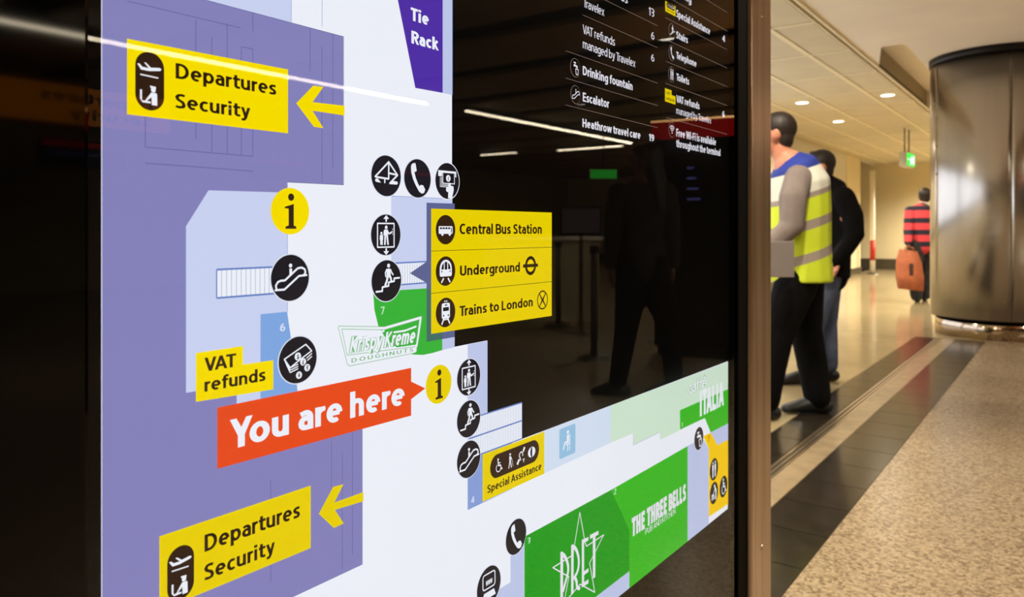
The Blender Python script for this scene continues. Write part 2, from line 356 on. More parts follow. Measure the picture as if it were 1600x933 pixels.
        if ch == 'B': L.append([(h, q)]+E_(.3, (q+h)/2, .25-h*.4, (q-h)/2, 90, -90)+[(h, h)]); W = .55
    elif ch == 'D': L = [[(h, 0), (h, 1)], [(h, 1-h), (.2, 1-h)]+E_(.24, .5, .38-h, .5-h, 90, -90)+[(h, h)]]; W = .62
    elif ch == 'O': L = [E_(.35, .5, .35-h, .5-h, 0, 360)]; W = .7
    elif ch == 'C': L = [E_(.34, .5, .34-h, .5-h, 52, 308)]; W = .55
    elif ch == 'G': L = [E_(.34, .5, .34-h, .5-h, 50, 330)+[(.62-h, .47), (.36, .47)]]; W = .62
    elif ch == 'U': L = [[(h, 1), (h, .3)]+E_(.3, .3, .3-h, .3-h, 180, 360)+[(.6-h, 1)]]; W = .6
    elif ch == 'S': L = [[(.45, .96-h), (.3, 1-h), (.16, .97-h), (h, .76), (.13, .6), (.35, .44), (.5-h, .27), (.38, h+.04), (.22, h), (.03, h+.04)]]; W = .5
    elif ch == '1': L = [[(.2, 0), (.2, 1)], [(.19, .9), (.02, .74)]]; W = .2+h; hi = 1
    elif ch == '2': L = [[(.04, .88)]+E_(.25, .72, .22-h*.5, .28-h, 120, -20)+[(.08, h), (.5, h)]]; W = .5
    elif ch == '3': L = [[(.05, 1-h-.03)]+E_(.24, .75-h*.4, .2, .25-h*.6, 100, -80), [(.15, .52)]+E_(.24, .27, .24-h, .27-h, 80, -110)]; W = .5
    elif ch == '4': L = [[(.38, 0), (.38, .98), (.04, .3), (.54, .3)]]; W = .54
    elif ch in '69':
        L = [E_(.26, .32, .26-h, .32-h, 0, 360), [(h, .36)]+E_(.4, .4, .4-h, .6-h, 180, 95)]; W = .52
        if ch == '9': L = [[(W-a, 1-b_) for a, b_ in s_] for s_ in L]
    elif ch == '7': L = [[(.02, 1-h), (.48, 1-h), (.18, -.03)]]; W = .5; lo, hi = 0, 1
    elif ch == '-': L = [[(0, .36), (.26, .36)]]; W = .26
    else: return None
    return L, fills, W, lo, hi
def glyphs(s, w, shear=0):
    key = (s, w, shear, 'run')
    if key in _cache: return _cache[key]
    V, F = [], []; pen = 0
    KERN = {'VA': .12, 'AT': .1, 'Tr': .1, 'Te': .12, 'To': .12, 'Yo': .12, 'Fr': .04, 'LI': 0, 'TA': .1, 'ra': .02, 'ry': .02}
    for ix, ch in enumerate(s):
        pen -= KERN.get(s[max(ix-1, 0):ix+1], 0)
        if ch == ' ': pen += .21; continue
        g = letter(ch, w)
        if g is None:
            gv, gf = raw_glyph(ch, .02); b0 = len(V); V += [(pen+a*1.4, b_*1.4) for a, b_ in gv]; F += [tuple(b0+i for i in f) for f in gf]; pen += .8; continue
        L, fills, W, lo, hi = g; polys = list(fills)
        for l in L:
            for a, b_ in zip(l[:-1], l[1:]):
                dx, dy = b_[0]-a[0], b_[1]-a[1]; D_ = math.hypot(dx, dy)
                if D_ < 1e-5: continue
                nx, ny = -dy/D_*w/2, dx/D_*w/2; polys.append([(a[0]+nx, a[1]+ny), (a[0]-nx, a[1]-ny), (b_[0]-nx, b_[1]-ny), (b_[0]+nx, b_[1]+ny)])
            closed = math.hypot(l[0][0]-l[-1][0], l[0][1]-l[-1][1]) < 1e-4
            for p in (l if closed else l[1:-1]): polys.append(disc(p[0], p[1], w/2, 12))
        for p in polys:
            b0 = len(V)
            for a, b_ in p:
                if lo is not None: b_ = max(lo, b_)
                if hi is not None: b_ = min(hi, b_)
                V.append((pen+a+shear*b_, b_))
            F.append(tuple(range(b0, len(V))))
        rnd = .085 if ch in 'nmhuilIHNUMdbBDEFKLPR' else (.03 if ch in 'vwxyVWYTAft7r' else .06)
        pen += W+rnd*.72+.018
    _cache[key] = (V, F); return V, F
def text_raw(s, y0, y1, z0, cap, bold=.15, shear=0, mat=None, level=6, parent=None, name='lettering', grow=0, label=None):
    V, F = glyphs(s, bold, shear)
    xa, xb = min(v[0] for v in V), max(v[0] for v in V)
    sx = (y1-y0)/(xb-xa); sz = cap; x = PX+.0002*level
    o = mesh_obj(name, [(x, y0+(v[0]-xa)*sx, z0+v[1]*sz) for v in V], F, mat, sign if parent is None else parent)
    if label: o['label'] = label
    return o
def text(s, xl, xr, base, top, bold=.15, mat=None, level=6, parent=None, shear=0, name='lettering', D=.5):
    y0, y1 = pan(xl, 0)[0], pan(xr, 0)[0]; z0 = pan(*base)[1]; z1 = pan(*top)[1]
    return text_raw(s, y0, y1, z0, z1-z0, bold, shear, mat, level, parent, name)
# --- base layers of the map
bot = zline(1137, 795); blk = zline(1137, 564.5)
flat('white_zone', [P((158, -140), (706, -140), (706, 330), (709.7, 542), (730, 538), (761, 532), (761, 660), (815, 640), (815, blk(815)), (1137, 564.5), (1137, 795), (158, bot(158)))], I_white, 1, label='white concourse area of the backlit map')
pz = zline(448, 284.7)
p1 = zline(536, 57.5); p2 = zline(566, 882); pm = zline(466, 650)
flat('purple_zone', [P((159, p1(159)), (536, 57.5), (536, 289), (448, 284.7), (448, 600), (466, 650), (566, pm(566)), (566, 882), (159, p2(159)))], I_pur, 2, label='lavender purple airside area on the left of the map')
t1 = zline(454, -22)
flat('blue_zone', [P((322, p1(322)), (454, p1(454)), (454, -140), (300, -140))], I_lb, 3, label='pale blue block at the top')
flat('blue_zone', [P((325, 297.5), (448, 301), (448, 487), (448, 640), (369, 655), (369, 600), (289, 614), (289, 355))], I_lb, 3, label='pale blue block with cut corner under the yellow information disc')
flat('blue_zone', [P((406, 491), (447.7, 487), (454, 531), (460, 575), (467, 640), (406, 652))], I_mb, 4, label='sky blue block numbered 6')
flat('blue_zone', [P((610.5, 306.3), (706, 311), (706, 450), (610.5, 456))], I_lb, 3, label='pale blue block under the cash machine disc')
flat('violet_zone', [P((600, -80), (620.6, 0), (648, 137.6), (690.7, 145.3), (690.7, -80))], I_vio, 4, label='deep violet shop block')
flat('blue_zone', [P((690.7, -80), (690.7, 145.3), (706, 148.6), (706, -80))], I_lav, 3)
flat('green_zone', [P((582, 456), (690, 449), (690, 547), (675, 551.5), (660, 554.5), (645, 554), (628, 549), (612, 538), (600, 526), (590, 509), (584, 484))], I_gr, 4, label='green shop block numbered 7')
flat('blue_zone', [P((690, 500), (709.7, 500), (709.7, 542.5), (690, 547))], I_lav, 3)
flat('blue_zone', [P((730, 538.5), (761, 532.5), (761, 700), (730, 710))], I_lav, 3)
flat('blue_zone', [P((730, 700), (800, 675), (800, 763.5), (730, 797))], I_mb2, 3, label='cornflower blue block numbered 4')
e1 = zline(953.6, 692)
flat('blue_zone', [P((840, blk(840)), (953.6, blk(953.6)), (953.6, 692), (840, e1(840)))], I_pb, 3, label='ice blue seating block')
flat('mint_zone', [P((953.6, blk(953.6)), (1137, 565.5), (1137, 622), (1061.5, 660), (1061.5, 672.5), (1030.5, 687.5), (1030.5, 675), (988.7, 695.6), (988.7, 677), (953.6, 692))], I_pg, 3, label='mint block below the black field')
flat('green_zone', [P((1061.7, 641), (1137, 608), (1137, 661.5), (1109.7, 675.8), (1100.5, 653.2), (1061.7, 671.5))], I_gr3, 4, label='green cafe block numbered 1')
flat('blue_zone', [P((1109.7, 675.8), (1137, 661.5), (1137, 687), (1120.5, 695.6))], I_lav, 4)
flat('amber_zone', [P((1098, 681.8), (1109.7, 675.8), (1120.5, 695.6), (1137, 686.7), (1137, 787.5), (1106.8, 807.6), (1106.8, 701))], I_amb, 4, label='amber toilet block at the right edge')
flat('blue_zone', [P((1073.6, 697), (1097, 684), (1106.8, 701), (1106.8, 808), (1106.8, bot(1106.8)), (1073.6, bot(1073.6)))], I_lav, 3)
flat('green_zone', [P((953.6, 765.6), (1073.6, 697), (1073.6, bot(1073.6)), (982.4, bot(982.4)), (982.4, 828), (974, 809.5))], I_gr3, 4, label='bright green pub block numbered 2')
flat('green_zone', [P((818.5, 838.5), (953.6, 765.6), (974, 809.5), (982.4, 828), (982.4, 892.5), (818.5, zline(982.4, 892.5)(818.5)))], I_gr2, 4, label='deep green shop block numbered 3')
flat('blue_zone', [P((797, 850), (818.5, 838), (818.5, zline(982.4, 892.5)(818.5)), (982.4, 892.5), (982.4, bot(982.4)), (740, bot(740)), (740, 944), (797, 909.7))], I_lav, 3)
# slate shadow plate behind the station label
flat('slate_plate', [P((665, 317), (709, 318.5), (709, 526.5), (665, 534), (665, 442), (639, 427), (665, 409))], I_slate, 6, label='slate grey speech plate with an arrow point')
flat('slate_plate', [P((665, 452), (690, 450), (690, 529.7), (665, 534))], I_slate2, 7)
# hatched ramps
def hatch(x0, x1, ytl, ybl, n, ox, oy, mat_bg, level, label=None, sides=''):
    tl, bl = zline(ox, ytl), zline(ox, ybl)
    o = flat('hatched_ramp', [P((x0, tl(x0)), (x1, tl(x1)), (x1, bl(x1)), (x0, bl(x0)))], mat_bg, level, label=label)
    ya, yb = pan(x0, 0)[0], pan(x1, 0)[0]; za = pan(ox, ytl)[1]; zb = pan(ox, ybl)[1]
    L = [[(ya+(yb-ya)*i/n-.0003, zb), (ya+(yb-ya)*i/n+.0003, zb), (ya+(yb-ya)*i/n+.0003, za), (ya+(yb-ya)*i/n-.0003, za)] for i in range(1, n)]
    flat('hatch_lines', L, I_hat, level+1, o)
    E_ = [[(ya, za-.0006), (yb, za-.0006), (yb, za+.0008), (ya, za+.0008)], [(ya, zb-.0008), (yb, zb-.0008), (yb, zb+.0006), (ya, zb+.0006)]]
    if 'l' in sides: E_.append([(ya-.0005, zb), (ya+.0005, zb), (ya+.0005, za), (ya-.0005, za)])
    if 'r' in sides: E_.append([(yb-.0005, zb), (yb+.0005, zb), (yb+.0005, za), (yb-.0005, za)])
    flat('ramp_edge', E_, I_bl, level+2, o)
hatch(337, 440, 421.5, 465.5, 14, 337, 0, I_white, 4, 'hatched escalator ramp beside the escalator disc', 'l')
hatch(612, 665, 411, 445, 14, 622, 0, I_white, 4, 'hatched stair ramp beside the stairs disc')
hatch(731, 814, 657, 685, 30, 731, 0, I_white, 5, 'upper hatched ramp') if False else None
hatch(731, 814, 629, 657, 30, 814, 0, I_white, 5, 'upper hatched ramp beside the stairs disc', 'r')
hatch(731, 814, 657, 685, 30, 814, 0, I_white, 5, 'lower hatched ramp beside the escalator disc', 'r')
# thin plan lines
def pl(pts, w=.0004):
    return stroke(P(*pts), w, cap=False)
L = []
for a in (((198, 2), (375, 44)), ((305, 30), (305, 217)), ((330, 58), (330, 238)), ((354, 38), (354, 240)), ((376, 243), (376, 73), (394, 77), (394, 244)), ((394, 20), (394, 49)),
          ((226, 180), (226, 230), (394, 244.5)), ((226, 255), (394, 267.5)), ((483.5, 44), (483.5, 112)), ((502, 73), (502, 285)), ((519, 53), (519, 264)),
          ((422, 750), (422, 910)), ((517, 686), (517, 778)), ((534, 707), (534, 889)), ((549.7, 673), (549.7, 866)), ((159, p1(159)), (536, 57.5), (536, 289), (448, 284.7), (448, 301))): L += pl(a)
flat('plan_lines', L, I_line, 4)['kind'] = 'stuff'
L = pl(((448, 301), (448, 487)))+pl(((706, -80), (706, 148), (610.5, 128)))[:1]+pl(((610.5, 306.3), (706, 311)))+pl(((454, -140), (454, 35)))+pl(((665, 317), (709, 318.5)))+pl(((988.7, 677), (988.7, 695.6), (1030.5, 675)))
L += pl(((289, 355), (289, 614)))+pl(((502, -60), (502, 42)))
flat('plan_lines', L, I_bl, 5)['kind'] = 'stuff'

# --- symbols in unit coordinates (x right, y up)
def S_escalator():
    w_ = []
    loop = [(-.78, -.49), (-.32, -.49), (.45, .06), (.86, .08)]
    up = [(-.72, -.47), (-.76, -.3), (-.66, -.15), (-.5, -.1), (-.3, -.1), (.38, .4), (.6, .42), (.76, .34), (.8, .2), (.7, .08)]
    w_ += stroke(loop, .09)+stroke(up, .09)
    w_ += [disc(0, .53, .09, 14), [(-.06, .4), (.08, .4), (.08, .22), (-.06, .12)]]
    return w_, []
def S_stairs():
    w_ = stroke([(-.74, -.5), (-.3, -.49), (-.3, -.3), (.12, -.26), (.12, -.09), (.5, -.05), (.5, .09), (.9, .1)], .09, cap=False)
    w_ += [disc(.12, .73, .1, 14), [(-.03, .58), (.24, .58), (.27, .16), (0, .16)]]
    w_ += stroke([(-.02, .53), (-.1, .38), (-.06, .2)], .08)+stroke([(.25, .52), (.33, .38), (.42, .28)], .08)
    w_ += stroke([(.06, .2), (0, -.02), (-.1, -.2)], .13)+stroke([(.2, .2), (.27, .12), (.3, -.06)], .12)
    return w_, []
def S_lift():
    w_ = stroke([(-.58, .56), (.54, .56), (.54, -.6), (-.58, -.6)], .07, closed=True)
    for s in (1, -1):
        o = 0 if s > 0 else -.02
        w_ += [[(-.05, s*.64+o), (.05, s*.64+o), (.05, s*.8+o), (-.05, s*.8+o)], [(-.19, s*.78+o), (.19, s*.78+o), (0, s*.97+o)]]
    w_ += [disc(0, .37, .09, 14), [(-.13, .26), (.12, .26), (.13, -.02), (-.12, -.02)]]
    w_ += stroke([(-.06, -.02), (-.09, -.45)], .11)+stroke([(.06, -.02), (.12, -.45)], .11)+stroke([(.08, .18), (.22, .05), (.38, .14)], .08)+stroke([(-.13, .2), (-.15, 0)], .07)
    w_ += [disc(.44, .27, .03, 8), disc(.44, .15, .03, 8), disc(.44, .03, .03, 8)]
    w_ += [disc(-.32, .08, .07, 12), [(-.42, 0), (-.22, 0), (-.2, -.24), (-.44, -.24)]]+stroke([(-.36, -.2), (-.36, -.46)], .08)+stroke([(-.28, -.2), (-.27, -.46)], .08)
    return w_, []
def S_phone():
    pts = [(650, 300), (660, 262), (680, 243), (718, 235), (738, 350), (702, 372), (722, 450), (750, 520), (778, 575), (800, 552), (840, 560), (868, 620), (850, 670), (815, 682), (775, 655), (720, 560), (680, 470), (656, 380)]
    return [[((x-755)/203, -(y-460)/285) for x, y in pts]], []
def S_cash():
    w_ = [[(-.78, .56), (.74, .56), (.74, .24), (.64, .24), (.64, .44), (-.46, .44), (-.46, .24), (-.78, .24)]]
    w_ += stroke([(-.4, .44), (-.4, -.14), (.58, -.14), (.58, .4)], .05)
    for i in range(3): w_ += stroke([(-.46-.08*i, .2), (-.46-.08*i, -.22-.06*i), (.1, -.22-.06*i)], .03, cap=False)
    w_ += [disc(.06, .15, .19, 18)]
    w_ += [[(.08, -.1), (.24, -.1), (.28, -.25), (.5, -.28), (.52, -.5), (.42, -.8), (.4, -1.0+.04), (.04, -.96), (.06, -.6), (-.06, -.62), (-.14, -.5), (-.1, -.34), (.04, -.36)]]
    return w_, ['£', .06, .15, .2]
def S_meet():
    w_ = []
    for a in (((125, 450), (325, 220), (460, 405), (345, 530)), ((325, 225), (325, 470), (135, 455)), ((325, 385), (455, 402))):
        w_ += stroke([((x-292)/222, -(y-428)/300) for x, y in a], .09)
    q = lambda x, y: ((x-292)/222, -(y-428)/300)
    w_ += [[q(140, 475), q(165, 478), q(208, 535), q(135, 525), q(120, 500)], [q(375, 495), q(455, 500), q(466, 525), q(450, 548), q(328, 545)], [q(257, 470), q(275, 470), q(275, 536), q(257, 536)]]
    return w_, []
def S_money():
    w_ = []
    for i in range(3):
        d = -.1*i
        w_ += stroke([(-.72+.05*i, .1+d), (-.42, -.28+d), (-.02, -.18+d)], .05)
    w_ += stroke([(-.72, .12), (-.05, .42), (.4, .62), (.72, .3), (.3, .1), (.0, -.05), (-.42, -.28), (-.72, .12)], .06)
    w_ += stroke([(.72, .18), (.45, .02)], .05)+stroke([(.72, .05), (.5, -.08)], .05)
    w_ += [disc(-.02, .15, .17, 16), disc(.26, -.12, .16, 16), disc(.48, -.4, .16, 16), disc(.04, -.66, .16, 16)]
    return w_, ['$', -.02, .15, .2, '£', .26, -.12, .2, '€', .48, -.4, .2, '¥', .04, -.66, .2]
def S_bus():
    return [rrect(-.72, .7, -.28, .24, .08), disc(-.35, -.3, .12, 12), disc(.4, -.3, .12, 12)], [('poly', [(-.62+.28*i, .04), (-.4+.28*i, .04), (-.4+.28*i, .16), (-.62+.28*i, .16)]) for i in range(4)]+[('poly', [(.52, -.2), (.6, -.2), (.6, .14), (.52, .14)])]
def S_tube():
    w_ = [arc(0, .15, .62, 0, 180, 14, .62)+[(-.62, -.25), (-.55, -.36), (.55, -.36), (.62, -.25)]]
    w_ += stroke([(-.22, -.48), (-.45, -.78)], .12, cap=False)+stroke([(.22, -.48), (.45, -.78)], .12, cap=False)
    return w_, [('poly', [(-.13, .1), (.13, .1), (.13, .62), (-.13, .62)]), ('poly', [(-.48, .12), (-.22, .12), (-.22, .58), (-.4, .4)]), ('poly', [(.48, .12), (.22, .12), (.22, .58), (.4, .4)]), ('poly', disc(-.42, -.02, .06, 8)), ('poly', disc(.42, -.02, .06, 8))]
def S_train():
    w_ = [rrect(-.42, .42, -.42, .64, .16)]+stroke([(-.2, -.4), (-.42, -.8)], .12, cap=False)+stroke([(.2, -.4), (.42, -.8)], .12, cap=False)
    w_ += [[(-.25, -.52), (.25, -.52), (.25, -.44), (-.25, -.44)], disc(-.09, .76, .06, 8), disc(.09, .76, .06, 8)]
    return w_, [('poly', rrect(-.3, .3, .1, .36, .04, 2)), ('poly', [(-.12, .46), (.12, .46), (.12, .54), (-.12, .54)]), ('poly', disc(-.24, -.2, .07, 8)), ('poly', disc(.24, -.2, .07, 8))]
def S_tap():
    w_ = [[(-.4, .62), (.1, .62), (.1, .5), (-.08, .5), (-.08, .32), (.3, .3), (.45, .2), (.45, -.02), (.22, -.02), (.18, .1), (-.4, .12), (-.42, .3), (-.22, .32), (-.22, .5), (-.4, .5)]]
    w_ += stroke([(.02, -.12), (.12, -.72), (.5, -.72), (.6, -.12)], .1, closed=True)
    return w_, []
def S_toilets():
    w_ = []
    for s, wd in ((-.28, .15), (.28, .19)):
        w_ += [disc(s, .62, .12, 12), [(s-.17, .45), (s+.17, .45), (s+wd, -.1), (s-wd, -.1)]]+stroke([(s-.07, -.1), (s-.08, -.72)], .12, cap=False)+stroke([(s+.07, -.1), (s+.08, -.72)], .12, cap=False)
    return w_, []
def S_wheelchair():
    return [disc(-.1, .68, .13, 12)]+stroke([(-.1, .5), (-.05, .0), (.32, -.02), (.5, -.5), (.62, -.46)], .15)+stroke([(-.08, .25), (.3, .25)], .1)+stroke(arc(-.02, -.25, .42, 130, 400, 16), .1), []
def S_baby():
    return [disc(.1, .62, .14, 12)]+stroke([(.25, .4), (.45, .1), (.42, -.6)], .26)+stroke([(.2, .35), (-.1, .05), (-.15, -.1)], .1)+stroke([(-.6, -.3), (.1, -.3)], .1)+stroke([(-.6, -.48), (.1, -.48)], .1)+stroke([(-.55, -.12), (-.1, -.12)], .14), []
def S_www():
    return stroke(rrect(-.52, .5, -.1, .66, .14, 4), .07, closed=True)+[[(-.42, -.28), (.42, -.28), (.56, -.62), (-.6, -.62)]], ['www', -.01, .25, .34]
def S_wifi():
    w_ = [disc(0, -.42, .13, 10)]
    for r in (.38, .68, .98): w_ += stroke(arc(0, -.42, r, 42, 138, 8), .14, cap=False)
    return w_, []
def S_info():
    return [disc(.03, .6, .16, 18), [(-.3, .18), (.17, .31), (.17, -.62), (.3, -.66), (.3, -.76), (-.26, -.76), (-.26, -.66), (-.1, -.62), (-.1, .1), (-.3, .12)]], []
def S_plane():   # take-off over a line, unit box
    q = lambda x, y: ((x-225)/120, -(y-280)/120)
    w_ = [[q(120, 262), (-.72, .17), q(160, 282), q(215, 285), q(176, 246), q(190, 243), q(232, 278), q(305, 268), q(322, 278), q(310, 292), q(215, 308), q(150, 306)]]
    w_ += stroke([q(148, 345), q(290, 352)], .09)
    return w_, []
def S_officer():
    w_ = [[(-.02, .82), (.48, .78), (.5, .62), (.04, .64)], disc(.27, .5, .2, 14)]
    w_ += [[(.1, .28), (.5, .28), (.58, .18), (.6, -.72), (.14, -.72), (.12, -.1), (-.35, -.5), (-.4, -.42)], [(-.2, -.44), (-.75, -.44), (-.6, -.6), (.05, -.6), (.05, -.46)]]
    w_ += [[(-.82, .4), (-.66, .4), (-.66, -.5), (-.82, -.34)]]
    return w_, []
def S_seat():
    return [disc(.05, .72, .16, 12), [(-.1, .5), (.2, .5), (.22, -.1), (-.1, -.1)]]+stroke([(-.0, -.05), (-.4, -.05), (-.62, -.5)], .16)+stroke([(.32, .5), (.36, -.2), (-.2, -.25)], .09)+stroke([(0, -.25), (0, -.75)], .09)+stroke([(.28, -.2), (.28, -.75)], .09), []
def S_cane():
    return [disc(0, .72, .14, 12), [(-.16, .5), (.16, .5), (.14, -.05), (-.14, -.05)]]+stroke([(-.06, -.05), (-.24, -.75)], .14)+stroke([(.06, -.05), (.24, -.75)], .14)+stroke([(.15, .4), (.34, .05)], .09)+stroke([(.34, .1), (.55, -.72)], .05), []
def S_ear():
    return stroke(arc(0, .15, .34, -20, 200, 10)+[(-.2, -.1), (-.1, -.4)], .14)+stroke([(-.75, -.75), (-.35, -.25)], .3, cap=False)+stroke([(.4, .45), (.7, .9)], .28, cap=False)+[[(.3, -.5), (.7, -.5), (.7, -.4), (.3, -.4)], [(.45, -.8), (.55, -.8), (.55, -.45), (.45, -.45)]], []
def S_eye():
    return [arc(0, 0, .75, 0, 180, 10, .6)+arc(0, 0, .75, 180, 360, 10, .6)[1:-1]], [('poly', arc(0, 0, .3, 90, 270, 8, .6)+[(.08, -.5), (.08, .5)])]
def symbol(parent, S, cy, cz, r, wmat, dmat, level, rz=None, name='symbol'):
    w_, d_ = S(); rz = r if rz is None else rz
    f = lambda poly: [(cy+x*r, cz+y*rz) for x, y in poly]
    flat(name, [f(p) for p in w_], wmat, level, parent)
    dp = [f(d[1]) for d in d_ if isinstance(d, tuple)]
    if dp: flat('symbol_detail', dp, dmat, level+1, parent)
    if d_ and isinstance(d_[0], str):
        for i in range(0, len(d_), 4):
            s, x, y, h = d_[i:i+4]; n = len(s)
            text_raw(s, cy+(x-h*.3*n**.9)*r, cy+(x+h*.3*n**.9)*r, cz+(y-h*.5)*rz, h*rz, .16, 0, wmat if s == 'www' else dmat, level+1, parent, 'currency_letter' if s != 'www' else 'lettering')
def icon(name, S, px, py, ry, level=10, ring=None, face=None, wmat=None, dmat=None, label=None, ringw=.06):
    cy, cz = pan(px, py); t = (px-800)/1200; k = .5/(SN-CS*t); r = ry*k/1200
    parent = None
    if ring: 
        o = flat(name, [disc(cy, cz, r*(1+ringw), 48)], ring, level, label=label); flat('disc_face', [disc(cy, cz, r, 48)], face or M_blk, level+1, o)
    else: o = flat(name, [disc(cy, cz, r, 48)], face or M_blk, level+1, label=label)
    symbol(o, S, cy, cz, r, wmat or I_white, dmat or M_blk, level+2)
    return o
icon('information_disc', S_info, 451, 330, 36.3, face=I_ye, wmat=M_brn, label='yellow disc with a dark letter i above the escalator disc')
icon('information_disc', S_info, 683, 600, 30, face=I_ye_dim, wmat=M_brn, label='yellow disc with a dark letter i at the tip of the red arrow')
rg = dict(ring=I_wpale, ringw=.045)
icon('escalator_disc', S_escalator, 451, 434, 36, label='black escalator disc on the hatched ramp', **rg)
icon('exchange_disc', S_money, 463, 562, 36.3, label='black disc with banknotes and coins', **rg)
icon('meeting_point_disc', S_meet, 601, 275, 31.8, label='black disc with angular line figure', **rg)
icon('telephone_disc', S_phone, 650, 279, 30, label='black disc with white handset in the top row', **rg)
icon('cash_machine_disc', S_cash, 696.5, 283, 28, ring=I_white, ringw=.06, label='black disc with hand taking a banknote')
icon('lift_disc', S_lift, 600.5, 367, 31.8, label='black lift disc above the stairs disc', **rg)
icon('stairs_disc', S_stairs, 601.5, 438.5, 32, label='black stairs disc beside the slate arrow', **rg)
icon('lift_disc', S_lift, 730, 589, 28.3, label='black lift disc right of the second information disc', **rg)
icon('stairs_disc', S_stairs, 730, 654, 28.5, label='black stairs disc at the double ramp', **rg)
icon('escalator_disc', S_escalator, 730, 717, 28.5, label='black escalator disc at the double ramp', **rg)
icon('telephone_disc', S_phone, 804, 838, 27, label='black disc with white handset near the green block 3', **rg)
icon('internet_disc', S_www, 761.5, 914.5, 30, label='black disc with a www laptop', **rg)
icon('water_disc', S_tap, 1090, 685, 17.6, label='black drinking water disc above the amber block', **rg)
icon('toilet_disc', S_toilets, 1113.7, 733, 17)
icon('baby_change_disc', S_baby, 1113.7, 770, 17)
icon('wheelchair_disc', S_wheelchair, 1128.6, 760, 16.5)

# --- yellow labels
def yellow_board(name, pts, mat, label, level=10): return flat(name, [P(*pts)], mat, level, label=label)
def pill(parent, cx, cyt, cyb, hw_l, hw_r, level):
    ya, yb = pan(hw_l, 0)[0], pan(hw_r, 0)[0]; zt, zb = pan(cx, cyt)[1], pan(cx, cyb)[1]
    flat('symbol_pill', [rrect(ya, yb, zb, zt, (yb-ya)/2-1e-5, 8)], M_brn, level, parent)
    return ya, yb, zb, zt
def departures(pts, arrow, pl_, tx, mat, lab, labarrow):
    bd = yellow_board('departures_label', pts, mat, lab)
    ya, yb, zb, zt = pill(bd, *pl_, 11)
    c = (ya+yb)/2; r = (yb-ya)/2
    symbol(bd, S_plane, c, zt-(zt-zb)*.27, r*1.0, I_white, M_blk, 12); symbol(bd, S_officer, c, zb+(zt-zb)*.25, r*.84, I_white, M_blk, 12)
    for s, xl, xr, b_, t_ in tx: text(s, xl, xr, b_, t_, .165, M_brn, 12, bd)
    flat('yellow_arrow', [P(*arrow)], mat, 8, label=labarrow)
departures(((196, 61), (447.5, 109), (447.5, 208.7), (196, 179)),
           [(x/2.827, y/2.827) for x, y in ((1303, 457), (1378, 379), (1423, 385), (1375, 452), (1516, 468), (1516, 511), (1375, 490), (1423, 567), (1381, 561))],
           (231, 82, 173, 208.6, 253.8), (('Departures', 271.4, 428.7, (272, 123), (272, 99)), ('Security', 270.7, 388, (272, 169.3), (272, 146.2))), I_ye,
           'yellow departures label near the top left', 'yellow arrow pointing left beside the top departures label')
dz = zline(246.5, 953.5)
departures(((246.5, 837.3), (483, 758), (483, 855.5), (246.5, dz(246.5))),
           [(100+x/2.802, 600+y/2.802) for x, y in ((1110, 567), (1172, 450), (1218, 437), (1178, 518), (1305, 472), (1305, 512), (1180, 550), (1219, 609), (1176, 629))],
           (279, 852, 936, 258.5, 300.5), (('Departures', 316.6, 465.8, (318, 861), (318, 834.5)), ('Security', 316, 426.5, (318, 906), (318, 881))), I_ye_dim,
           'yellow departures label at the bottom left', 'yellow arrow pointing left beside the bottom departures label')
bd = yellow_board('refunds_label', ((303.7, 551.3), (377, 540.3), (377, 569.3), (424.5, 562.5), (424.5, 608), (303.7, 627.4)), I_ye, 'stepped yellow label reading VAT refunds')
text('VAT', 316.5, 366, (318, 580), (318, 558.7), .165, M_brn, 12, bd); text('refunds', 316.5, 412, (318, 611.5), (318, 590.5), .165, M_brn, 12, bd)
bd = flat('here_label', [P((337, 636.5), (640, 574.5), (640, 596), (662, 606.5), (640, 623.5), (640, 649), (337, 732))], I_red, 10, label='orange red label with an arrow point reading You are here')
text('You are here', 356.2, 629.3, (375, 697), (357, 655.5), .185, I_white, 12, bd)
bd = yellow_board('station_label', ((670.8, 326), (859.4, 332.3), (859.4, 493.3), (670.8, 521.5)), I_ye_dim, 'yellow three line label for buses, underground and trains', 12)
for yy in (392.3, 458.3):
    q = zline(670.8, yy); flat('divider_line', [P((670.8, yy-.4), (859.4, q(859.4)-.4), (859.4, q(859.4)+.4), (670.8, yy+.4))], M_brn, 13, bd)
for s, xl, xr, b_, t_ in (('Central Bus Station', 714.7, 843.4, (715, 366.1), (715, 349.3)), ('Underground', 715.4, 809.2, (716, 431), (716, 415.2)), ('Trains to London', 714.7, 829.3, (716, 494), (716, 478.2))):
    text(s, xl, xr, b_, t_, .175, M_brn, 14, bd)
def disc_on(parent, S, px, py, ry, level, face=M_blk, ring=None, wm=None):
    cy, cz = pan(px, py); k = .5/(SN-CS*(px-800)/1200); r = ry*k/1200
    if ring: flat('disc_rim', [disc(cy, cz, r*1.08, 32)], ring, level-1, parent)
    flat('disc_face', [disc(cy, cz, r, 40)], face, level, parent); symbol(parent, S, cy, cz, r, wm or I_white, M_blk, level+1)
    return cy, cz, r
for S, yy in ((S_bus, 359), (S_tube, 423.5), (S_train, 488)): disc_on(bd, S, 693, yy, 23, 14, M_brn)
cy, cz = pan(825.9, 415); r = .0125*.72
flat('ring_emblem', stroke(arc(cy, cz, r, 0, 360, 28), r*.42, cap=False)+[[(cy-r*1.65, cz-r*.2), (cy+r*1.65, cz-r*.2), (cy+r*1.65, cz+r*.2), (cy-r*1.65, cz+r*.2)]], M_brn, 14, bd)
cy, cz = pan(844.6, 468.6); r = .0125*.82
